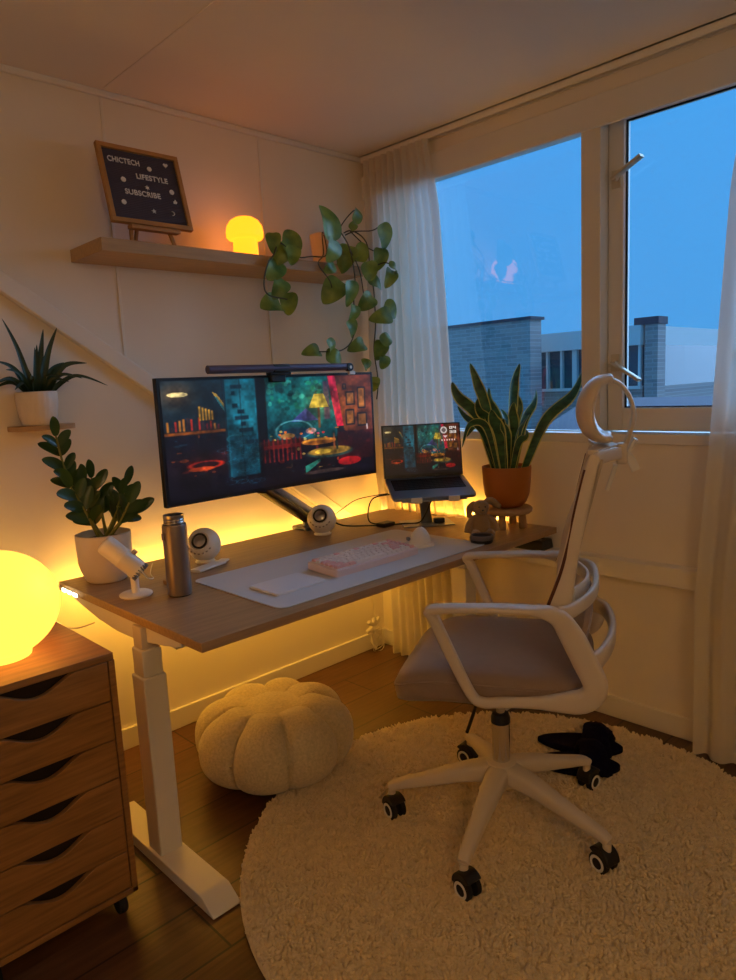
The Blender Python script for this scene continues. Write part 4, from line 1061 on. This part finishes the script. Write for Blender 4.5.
# star base
for k in range(5):
    a = CW(54+72*k); ca, sa = math.cos(a), math.sin(a)
    pts = spl([(.015*ca, .015*sa, .180), (.10*ca, .10*sa, .172), (.22*ca, .22*sa, .142), (.315*ca, .315*sa, .118), (.345*ca, .345*sa, .104)], 5)
    n_ = len(pts)
    leg = obj('base_leg', MB().sweep(pts, lerpl([.070, .060, .046, .036, .030], n_), lerpl([.070, .056, .038, .030, .026], n_), n=16, e=.6), CM, chr_, ang=.9)
    cx_, cy_ = .340*ca, .340*sa
    sw = a+[.7, 2.3, 1.1, 2.9, .2][k]
    T = Matrix.Translation((cx_, cy_, 0)) @ Matrix.Rotation(sw, 4, 'Z')
    cs = obj('caster', MB().lathe([(0, .055), (.012, .055), (.012, .100), (0, .100)], 16, T=T), CM, chr_)
    hd = MB()
    for i in range(13):
        pass
    pr = [(.037*math.cos(t), .037*math.sin(t)) for t in [math.radians(35+150*i/16) for i in range(17)]]+[(-.010, .0)]
    hd.prism([(x+.012, z+.038+RB) for x, z in pr], lambda x, z: (x, -.024, z), lambda x, z: (x, .024, z), T=T); obj('fork_hood', hd, 'black', cs, bevel=.003)
    for s in (-1, 1):
        TW = T @ Matrix.Translation((.012, s*.016, .030+RB)) @ Matrix.Rotation(PI/2, 4, 'X')
        obj('wheel', MB().lathe([(0, -.010), (.024, -.010), (.030, -.007), (.030, .007), (.024, .010), (0, .010)], 32, T=TW), 'black_matte', cs)
        z_ = -.0105 if s > 0 else .0105
        ringp = [(.0165, z_-.0015), (.0225, z_-.0015), (.0235, z_), (.0225, z_+.0015), (.0165, z_+.0015), (.0155, z_)]
        rg = MB(); n=32; vs=[(r_*math.cos(2*PI*q/n), r_*math.sin(2*PI*q/n), z) for r_, z in ringp for q in range(n)]
        rg.add(vs, [(i*n+q, i*n+(q+1)%n, ((i+1)%6)*n+(q+1)%n, ((i+1)%6)*n+q) for i in range(6) for q in range(n)], T=TW); obj('wheel_ring', rg, 'white_plastic', cs)
obj('base_hub', MB().lathe([(0, .135), (.036, .135), (.046, .150), (.050, .185), (.044, .212), (.032, .218), (0, .218)], 40), CM, chr_)
gp = obj('gas_cylinder', MB().lathe([(0, .21), (.0265, .21), (.0265, .338), (0, .338)], 32), 'chrome', chr_)
obj('collar', MB().lathe([(0, .338), (.0285, .336), (.0285, .352), (.024, .364), (.018, .366), (0, .366)], 32), 'black', gp)
obj('piston', MB().lathe([(0, .36), (.014, .36), (.014, .48), (0, .48)], 20), 'chrome', gp)
obj('tilt_mechanism', MB().box((-.13, -.08, .462), (.10, .08, .495)), 'black', chr_, bevel=.006)
lv = MB().tube(spl([(.03, -.07, .475), (.07, -.115, .40), (.10, -.12, .30), (.125, -.12, .225)], 6), .0055, 8); obj('height_lever', lv, 'black', chr_)
# seat cushion (built about its middle; waterfall front)
sc = MB(); vs = []; n = 72
prof = [(.80, .000), (.93, .002), (.985, .016), (1.0, .040), (.995, .058), (.96, .074), (.88, .084), (.70, .090), (.45, .092), (.2, .092)]
def seat_pt(s, z, k):
    a = 2*PI*(k+.5)/n; ca, sa = math.cos(a), math.sin(a)
    x = .272*s*math.copysign(abs(ca)**.36, ca); y = .252*s*math.copysign(abs(sa)**.36, sa)
    zz = z+.500
    if x > .10: zz -= .9*(x-.10)**2*1.6
    zz += .35*max(0, abs(y)-.10)**1.5*.5 if z > .05 else 0
    zz += .04*max(0, -x-.12)
    return (x+.008, y, zz-.004)
for s, z in prof:
    for k in range(n): vs.append(seat_pt(s, z, k))
fs = [(i*n+k, i*n+(k+1) % n, (i+1)*n+(k+1) % n, (i+1)*n+k) for i in range(len(prof)-1) for k in range(n)]+[tuple(reversed(range(n))), tuple((len(prof)-1)*n+k for k in range(n))]
st_o = obj('seat_cushion', sc.add(vs, fs), 'seat', chr_, ang=3)
pip = MB().tube([Vector(seat_pt(.998, .052, k)) for k in range(n)], .0032, 8, closed=True); obj('piping', pip, 'seat', st_o)
obj('seat_pan', MB().cushion(.225, .225, [(.9, 0), (1, .01), (1, .022)], e=.4, c=(-.01, 0, .482)), 'black', chr_)
# arm loops
for s in (-1, 1):
    y = s*.283
    pts = [(.142, y, .764), (.125, y, .773), (.03, y, .780), (-.10, y, .784), (-.175, y, .772), (-.212, y*.99, .725), (-.246, y*.985, .655), (-.270, y*.98, .595), (-.248, y*.97, .556), (-.185, y*.965, .542), (-.05, y*.965, .530), (.010, y*.965, .524), (.040, y*.97, .548), (.085, y*.985, .645), (.128, y, .745)]
    P = spl(pts, 5, closed=True)
    m_ = len(P)
    hw = []; hh2 = []
    for p in P:
        back = max(0, min(1, (-.12-p.x)/.1)); top = max(0, min(1, (p.z-.74)/.04))*(1-back)
        front = max(0, min(1, (p.x-.03)/.06))*(1-top)
        hw.append(.026+.030*top+.010*back)      # across (lateral)
        hh2.append(.026+.034*back-.008*top+.004*front)
    # section 'up' lies in the loop plane: sweep() up = y gives height along y, width in plane
    obj('armrest', MB().sweep(P, hh2, hw, up=(0, 1, 0), n=16, e=.62, closed=True), CM, chr_, ang=1)
# rear bands that wrap around the back
def band(zf, zb, xb, yb, w_, h_, nm, x0=-.235):
    pts = [(x0, yb, zf), (x0-.035, yb*.85, zf-.003), (xb+.012, yb*.5, zb), (xb, 0, zb), (xb+.012, -yb*.5, zb), (x0-.035, -yb*.85, zf-.003), (x0, -yb, zf)]
    obj(nm, MB().sweep(spl(pts, 6), w_, h_, n=14, e=.6), CM, chr_, ang=1)
band(.776, .784, -.272, .280, .018, .036, 'upper_rear_band', -.180)
band(.645, .650, -.316, .276, .020, .050, 'lower_rear_band', -.236)
pts = [(-.215, .15, .785), (-.242, .07, .785), (-.250, 0, .785), (-.242, -.07, .785), (-.215, -.15, .785)]
obj('lumbar_support', MB().sweep(spl(pts, 6), .010, .040, n=12), 'white_plastic', chr_, ang=1)
# backrest side frames + mesh
fc = [(-.185, .765), (-.195, .790), (-.217, .890), (-.243, 1.015), (-.268, 1.120), (-.278, 1.150)]
for s in (-1, 1):
    pts = [(x+.009, s*(.215 if i < 2 else .215-.010*(i-1)), z) for i, (x, z) in enumerate(fc)]
    P = spl(pts, 5); obj('back_side_frame', MB().sweep(P, lerpl([.056, .058, .040, .034, .030, .026], len(P)), .020, up=(0, 1, 0), n=14, e=.6), CM, chr_, ang=1)
vs = []; nu, nv = 20, 24
for j in range(nv+1):
    t = j/nv; z = .772+.372*t
    # front edge line
    xf = -.130-.045*min(1, (z-.66)/.12)-.245*max(0, (z-.72))
    for i in range(nu+1):
        s = -1+2*i/nu; hw_ = .212-.034*t
        vs.append((xf+.044*(1-s**4)*math.sin(PI*min(1, .18+.8*t))-.004, s*hw_, z))
fs = [(j*(nu+1)+i, j*(nu+1)+i+1, (j+1)*(nu+1)+i+1, (j+1)*(nu+1)+i) for j in range(nv) for i in range(nu)]
bm_ = obj('back_mesh', MB().add(vs, fs), 'mesh', chr_, ang=3); so_ = bm_.modifiers.new('s', 'SOLIDIFY'); so_.thickness = .006; so_.offset = -1
for s in (0, nu):
    sg = 1 if s else -1; P = spl([(-.156, sg*.222, .778), (-.186, sg*.215, .86), (-.206, sg*.206, .94), (-.222, sg*.199, 1.02), (-.246, sg*.189, 1.12)], 6); obj('mesh_piping', MB().tube(P, .0048, 8), 'mesh_edge', bm_)
# cushion pad at the bottom of the back
pd = MB().cushion(.20, .075, [(.85, -.014), (1, -.006), (1, .006), (.85, .014), (.5, .018)], e=.5, T=Matrix.Translation((-.235, 0, .675)) @ Matrix.Rotation(math.radians(-14), 4, 'Y') @ Matrix.Rotation(PI/2, 4, 'Z') @ Matrix.Rotation(PI/2, 4, 'X')); obj('lumbar_pad', pd, 'seat', chr_, ang=1)
# top plate joining the frames to the headrest bracket
tpv = []
for (x, y, z) in [(-.262, .176, 1.158), (-.262, -.176, 1.158), (-.325, -.028, 1.150), (-.325, .028, 1.150)]: tpv.append((x, y, z))
tm = MB()
for s in (-1, 1): tm.sweep(spl([(-.268, s*.176, 1.135), (-.276, s*.160, 1.146), (-.306, s*.08, 1.146), (-.334, s*.005, 1.142)], 5), .020, .034, n=14, e=.5)
tm.prism([(-.250, .165), (-.275, .165), (-.325, .02), (-.325, -.02), (-.275, -.165), (-.250, -.165), (-.268, 0)], lambda x, y: (x, y, 1.156), lambda x, y: (x, y, 1.166)); obj('back_top_frame', tm, CM, chr_, bevel=.002, ang=.8)
br_ = obj('headrest_bracket', MB().box((-.352, -.022, 1.112), (-.322, .022, 1.168)), CM, chr_, bevel=.008, seg=3)
obj('hanger_hook', MB().sweep([(-.322, .0, 1.11), (-.312, .0, 1.075), (-.300, 0, 1.040)], .014, .012), 'white_plastic', br_)
obj('adjuster_clip', MB().sweep([(-.350, -.01, 1.135), (-.362, -.01, 1.120), (-.374, -.01, 1.092)], .024, .010, up=(0, 1, 0)), 'white_plastic', br_)
obj('adjuster_clip', MB().sweep([(-.352, -.01, 1.14), (-.372, -.01, 1.178)], .012, .030, up=(0, 1, 0)), 'white_plastic', br_)
P = spl([(-.338, 0, 1.14), (-.352, 0, 1.18), (-.366, 0, 1.235), (-.358, 0, 1.285), (-.332, 0, 1.325), (-.295, 0, 1.343)], 6)
obj('headrest_arc', MB().sweep(P, .012, lerpl([.030, .040, .060, .090], len(P)), up=(0, 1, 0), n=12, e=.6), CM, chr_, ang=1)
pc_ = spl([(-.310, 0, 1.342), (-.272, 0, 1.332), (-.245, 0, 1.300), (-.235, 0, 1.255), (-.246, 0, 1.212), (-.275, 0, 1.188), (-.305, 0, 1.186)], 5); m_ = len(pc_)
vs = []; nu = 16
wprof = lerpl([.060, .095, .118, .122, .118, .095, .075], m_)
for i, p in enumerate(pc_):
    t = (pc_[min(i+1, m_-1)]-pc_[max(0, i-1)]).normalized(); nn = Vector((t.z, 0, -t.x))
    for k in range(nu):
        a = 2*PI*k/nu; yy = wprof[i]*math.copysign(abs(math.cos(a))**.7, math.cos(a)); th = .019*math.copysign(abs(math.sin(a))**.7, math.sin(a))*(.65+.35*math.sin(PI*i/(m_-1)))
        q_ = p+nn*th; vs.append((q_.x-.55*abs(yy)**2*3.2, yy, q_.z))
fs = [(i*nu+k, i*nu+(k+1) % nu, (i+1)*nu+(k+1) % nu, (i+1)*nu+k) for i in range(m_-1) for k in range(nu)]+[tuple(reversed(range(nu))), tuple((m_-1)*nu+k for k in range(nu))]
obj('headrest_pad', MB().add(vs, fs), CM, chr_, ang=1.2, sub=1)

# ------------------------------------------------------------------ slippers
def slipper(loc, rz, label, flip):
    t = thing('fleece_slipper', label, 'slipper', loc, rz, 'pair of navy slippers on the rug'); t.scale = (1.18, 1.2, 1.1)
    q = MB(); n = 40; vs = []
    lay = [(.92, .0), (1, .006), (1, .018), (.92, .024), (.5, .022)]
    for s, z in lay:
        for k in range(n):
            a = 2*PI*k/n; x = .125*s*math.cos(a); w_ = .046+.008*math.cos(a)-.006*math.cos(2*a)
            vs.append((x, w_*s*math.sin(a)+flip*.006*math.cos(a), z))
    q.add(vs, [(i*n+k, i*n+(k+1) % n, (i+1)*n+(k+1) % n, (i+1)*n+k) for i in range(4) for k in range(n)]+[tuple(reversed(range(n))), tuple(4*n+k for k in range(n))]); obj('sole', q, 'slip', t, ang=1)
    q = MB()
    for k in range(11):
        a = PI*k/10; q.ellip((.035+.01*math.sin(a), .050*math.cos(a), .022+.050*math.sin(a)), (.036, .018, .018), 14, 8)
    for k in range(9):
        a = PI*k/8; q.ellip((.075-.012*math.sin(a), .046*math.cos(a), .020+.040*math.sin(a)), (.026, .018, .018), 14, 8)
    o = obj('fluffy_band', q, 'slip', t, ang=3); r_ = o.modifiers.new('r', 'REMESH'); r_.mode = 'VOXEL'; r_.voxel_size = .006; r_.use_smooth_shade = True
    dm = o.modifiers.new('d', 'DISPLACE'); tx = bpy.data.textures.new('fluff', 'CLOUDS'); tx.noise_scale = .012; dm.texture = tx; dm.strength = .010
    return t
slipper((-.350, -1.325, .024), math.radians(-68), 'dark navy fluffy slipper lying farther from the chair wheels', 1)
slipper((-.478, -1.378, .024), math.radians(-55), 'dark navy fluffy slipper lying just behind the chair caster', -1)

# ------------------------------------------------------------------ outside
GZ = -6.5
struct('ground', MB().box((.5, -60, GZ-.2), (90, 60, GZ)), 'ob_ground')
b1 = thing('brick_building', 'tall plain brick gable wall seen through the left window pane', 'building', (10, 9, GZ))
BO = Vector((10, 9, GZ))
def bx(mb, a, b): return mb.box(Vector(a)-BO, Vector(b)-BO)
obj('wall', bx(MB(), (8, 4.22, GZ), (8.35, 16, 2.33)), 'brick', b1)
obj('coping', bx(MB(), (7.96, 4.18, 2.33), (8.39, 16.04, 2.38)), 'ob_roof', b1)
b2 = thing('flat_roof_building', 'lower building with a pale fascia and a row of tall windows beside the brick wall', 'building', (11, 4, GZ)); BO = Vector((11, 4, GZ))
obj('wall', bx(MB(), (9.0, 2.71, GZ), (13, 5.2, 1.10)), 'brick', b2)
obj('fascia', bx(MB(), (8.9, 2.71, 1.80), (13, 5.2, 2.12)), 'ob_white', b2)
obj('window_wall', bx(MB(), (9.06, 2.71, 1.10), (13, 5.2, 1.80)), 'ob_glass', b2)
obj('sill', bx(MB(), (8.9, 2.71, 1.08), (9.06, 5.2, 1.13)), 'ob_white', b2)
for k in range(9):
    y = 2.74+k*.29; obj('window_post', bx(MB(), (8.98, y, 1.13), (9.07, y+(.09 if k % 3 == 1 else .04), 1.80)), 'ob_white', b2)
ch_ = thing('chimney_stack', 'tall dark brick chimney with a cap seen in the right window', 'chimney', (9.3, 2.1, GZ)); BO = Vector((9.3, 2.1, GZ))
obj('stack', bx(MB(), (9.0, 2.46, GZ), (9.3, 2.68, 2.12)), 'brick', ch_); obj('cap', bx(MB(), (8.97, 2.44, 2.12), (9.33, 2.85, 2.24)), 'ob_roof', ch_)
def gable(name, label, x, y0, y1, ze, zr, dpt, wm, rm_, xs=0):
    t = thing(name, label, 'building', (x+dpt/2, (y0+y1)/2, GZ), 0, 'low houses seen through the right window' if name == 'terraced_house' else None); O = Vector((x+dpt/2, (y0+y1)/2, GZ))
    w_ = MB(); w_.box(Vector((x, y0, GZ))-O, Vector((x+dpt, y1, ze))-O); obj('wall', w_, wm, t)
    r_ = MB(); xm = x+dpt/2
    vs = [Vector(p)-O for p in [(x-.2, y0-.1, ze), (x-.2, y1+.1, ze), (xm, y1+.1, zr), (xm, y0-.1, zr), (x+dpt+.2, y0-.1, ze), (x+dpt+.2, y1+.1, ze)]]
    r_.add(vs, [(0, 1, 2, 3), (3, 2, 5, 4), (0, 3, 4), (1, 5, 2), (0, 4, 5, 1)]); obj('roof', r_, rm_, t)
    for k in range(3):
        yy = y0+(y1-y0)*(k+.5)/3; obj('window', MB().box(Vector((x-.03, yy-.25, ze-1.3))-O, Vector((x, yy+.25, ze-.4))-O), 'ob_glass', t)
    return t
gable('terraced_house', 'low house with a pale wall and slate roof right of the chimney', 13, 3.45, 4.7, 1.55, 1.9, 3, 'ob_white', 'ob_roof')
gable('terraced_house', 'distant house with a red tiled roof behind the chimney', 22, 7.2, 10, 1.9, 2.45, 4, 'brick', 'ob_red')
gable('terraced_house', 'grey house with a slate roof between the pale house and the trees', 17, 3.2, 4.7, 1.25, 1.75, 3, 'brick', 'ob_roof')
gable('low_extension', 'low slate-roofed extension below the right window', 5.2, -1.5, 2.35, .55, 1.02, 3, 'brick', 'ob_roof')
def tree(loc, r, label, seed):
    t = thing('tree', label, 'tree', (loc[0], loc[1], GZ), 0, 'trees on the horizon'); rr = random.Random(seed)
    obj('trunk', MB().tube([(0, 0, 0), (0, 0, loc[2]-GZ)], [.25, .15], 10), 'vine', t)
    q = MB()
    for k in range(500):
        d = Vector((rr.gauss(0, 1), rr.gauss(0, 1), rr.gauss(0, .8))).normalized()*r*rr.uniform(.6, 1.05); c = Vector((d.x, d.y, d.z*.8+loc[2]-GZ))
        s = .22; a = Vector((rr.uniform(-1, 1), rr.uniform(-1, 1), rr.uniform(-1, 1))).normalized(); b = a.orthogonal().normalized(); e_ = a.cross(b)
        q.add([c+b*s, c+e_*s, c-b*s, c-e_*s], [(0, 1, 2, 3)])
    q.ellip((0, 0, loc[2]-GZ), (r*.8, r*.8, r*.65), 16, 10); obj('crown', q, 'tree', t, smooth=False)
tree((30.5, 9.4, .9), 1.6, 'leafy green tree on the horizon left of the right curtain', 1)
tree((25, 4.9, .6), 1.4, 'dark green tree partly behind the right curtain', 2)
tree((27, 1.0, 1.0), 2.0, 'large tree hidden mostly behind the right curtain', 3)

# ------------------------------------------------------------------ light
W_ = bpy.data.worlds.new('dusk'); bpy.context.scene.world = W_; W_.use_nodes = True
N = W_.node_tree.nodes; K = W_.node_tree.links; bg = N['Background']
tc = N.new('ShaderNodeTexCoord'); sp_ = N.new('ShaderNodeSeparateXYZ'); K.new(tc.outputs['Generated'], sp_.inputs[0])
rp = N.new('ShaderNodeValToRGB'); K.new(sp_.outputs[2], rp.inputs[0])
rp.color_ramp.elements[0].position = 0; rp.color_ramp.elements[0].color = (*rgb(82, 168, 236), 1)
rp.color_ramp.elements[1].position = .5; rp.color_ramp.elements[1].color = (*rgb(74, 172, 255), 1)
nz = N.new('ShaderNodeTexNoise'); nz.inputs['Scale'].default_value = 2.5; K.new(tc.outputs['Generated'], nz.inputs['Vector'])
mx = N.new('ShaderNodeMix'); mx.data_type = 'RGBA'; mx.blend_type = 'MULTIPLY'; mx.inputs[0].default_value = .07
K.new(rp.outputs[0], mx.inputs[6]); K.new(nz.outputs['Color'], mx.inputs[7]); K.new(mx.outputs[2], bg.inputs[0]); bg.inputs[1].default_value = 1.0

area('led_strip_light', (-.86, -.140, .735), (math.radians(90), 0, 0), 1.6, .012, 2.6, (1, .47, .06))
area('led_strip_underside_light', (-.86, -.165, .718), (math.radians(35), 0, 0), 1.6, .012, 5.6, (1, .50, .045))
area('led_strip_right_light', (-.030, -.46, .742), (0, math.radians(-125), 0), .012, .62, 3.0, (1, .47, .06))
area('led_strip_side_light', (DX0-.008, -.225, .73), (0, math.radians(90), 0), .01, .12, .6, (1, .56, .08))

# added paper lantern, unseen behind the camera, as warm fill for the room
pn = thing('added_fill_lamp', 'added round paper fill lamp, unseen behind the camera, brightening the room', 'lamp', (-2.7, -3.55, 2.0))
M['paper'] = glow('fill_lamp_glow', (1.0, .64, .30), 16.5, rgb(200, 180, 150))
pr = [(.02, -.15)]+[((.17+.004*math.cos(14*a_))*math.sin(a_), -.15*math.cos(a_)) for a_ in [PI*i/28 for i in range(3, 26)]]+[(.02, .15)]
obj('fill_lamp_shade', MB().lathe(pr, 48), 'paper', pn, ang=3)
obj('cord', MB().tube([(0, 0, .15), (0, 0, H-2.0-.02)], .004, 8), 'black_matte', pn)
obj('fill_lamp_rose', MB().lathe([(0, H-2.03), (.04, H-2.03), (.05, H-2.0), (0, H-2.0)], 24), 'white_plastic', pn)
# soft overcast dusk light from the window side
Ls = bpy.data.lights.new('dusk_sky_light', 'SUN'); Ls.energy = 9; Ls.angle = math.radians(110); Ls.color = (.35, .62, 1)
so2 = bpy.data.objects.new('dusk_sky_light', Ls); C.objects.link(so2); so2.rotation_euler = Vector((.80, .10, .55)).to_track_quat('Z', 'Y').to_euler()

# ------------------------------------------------------------------ camera
cam = bpy.data.cameras.new('camera'); co = bpy.data.objects.new('camera', cam); C.objects.link(co); bpy.context.scene.camera = co
cam.sensor_fit = 'VERTICAL'; cam.sensor_height = 36; cam.lens = 698.977/980*36; cam.clip_start = .05; cam.clip_end = 300
yaw, pit, rol = math.radians(43.94155), math.radians(-8.51095), math.radians(-2.7368)
f = Vector((math.sin(yaw)*math.cos(pit), math.cos(yaw)*math.cos(pit), math.sin(pit))); r = Vector((math.cos(yaw), -math.sin(yaw), 0)); u = r.cross(f)
r2 = r*math.cos(rol)+u*math.sin(rol); u2 = -r*math.sin(rol)+u*math.cos(rol)
co.matrix_world = Matrix(((r2.x, u2.x, -f.x, -2.50188), (r2.y, u2.y, -f.y, -2.52187), (r2.z, u2.z, -f.z, 1.35258), (0, 0, 0, 1)))
s = bpy.context.scene
s.view_settings.view_transform = 'Standard'; s.view_settings.look = 'None'; s.view_settings.exposure = 0; s.view_settings.gamma = 1
s.view_settings.use_curve_mapping = False
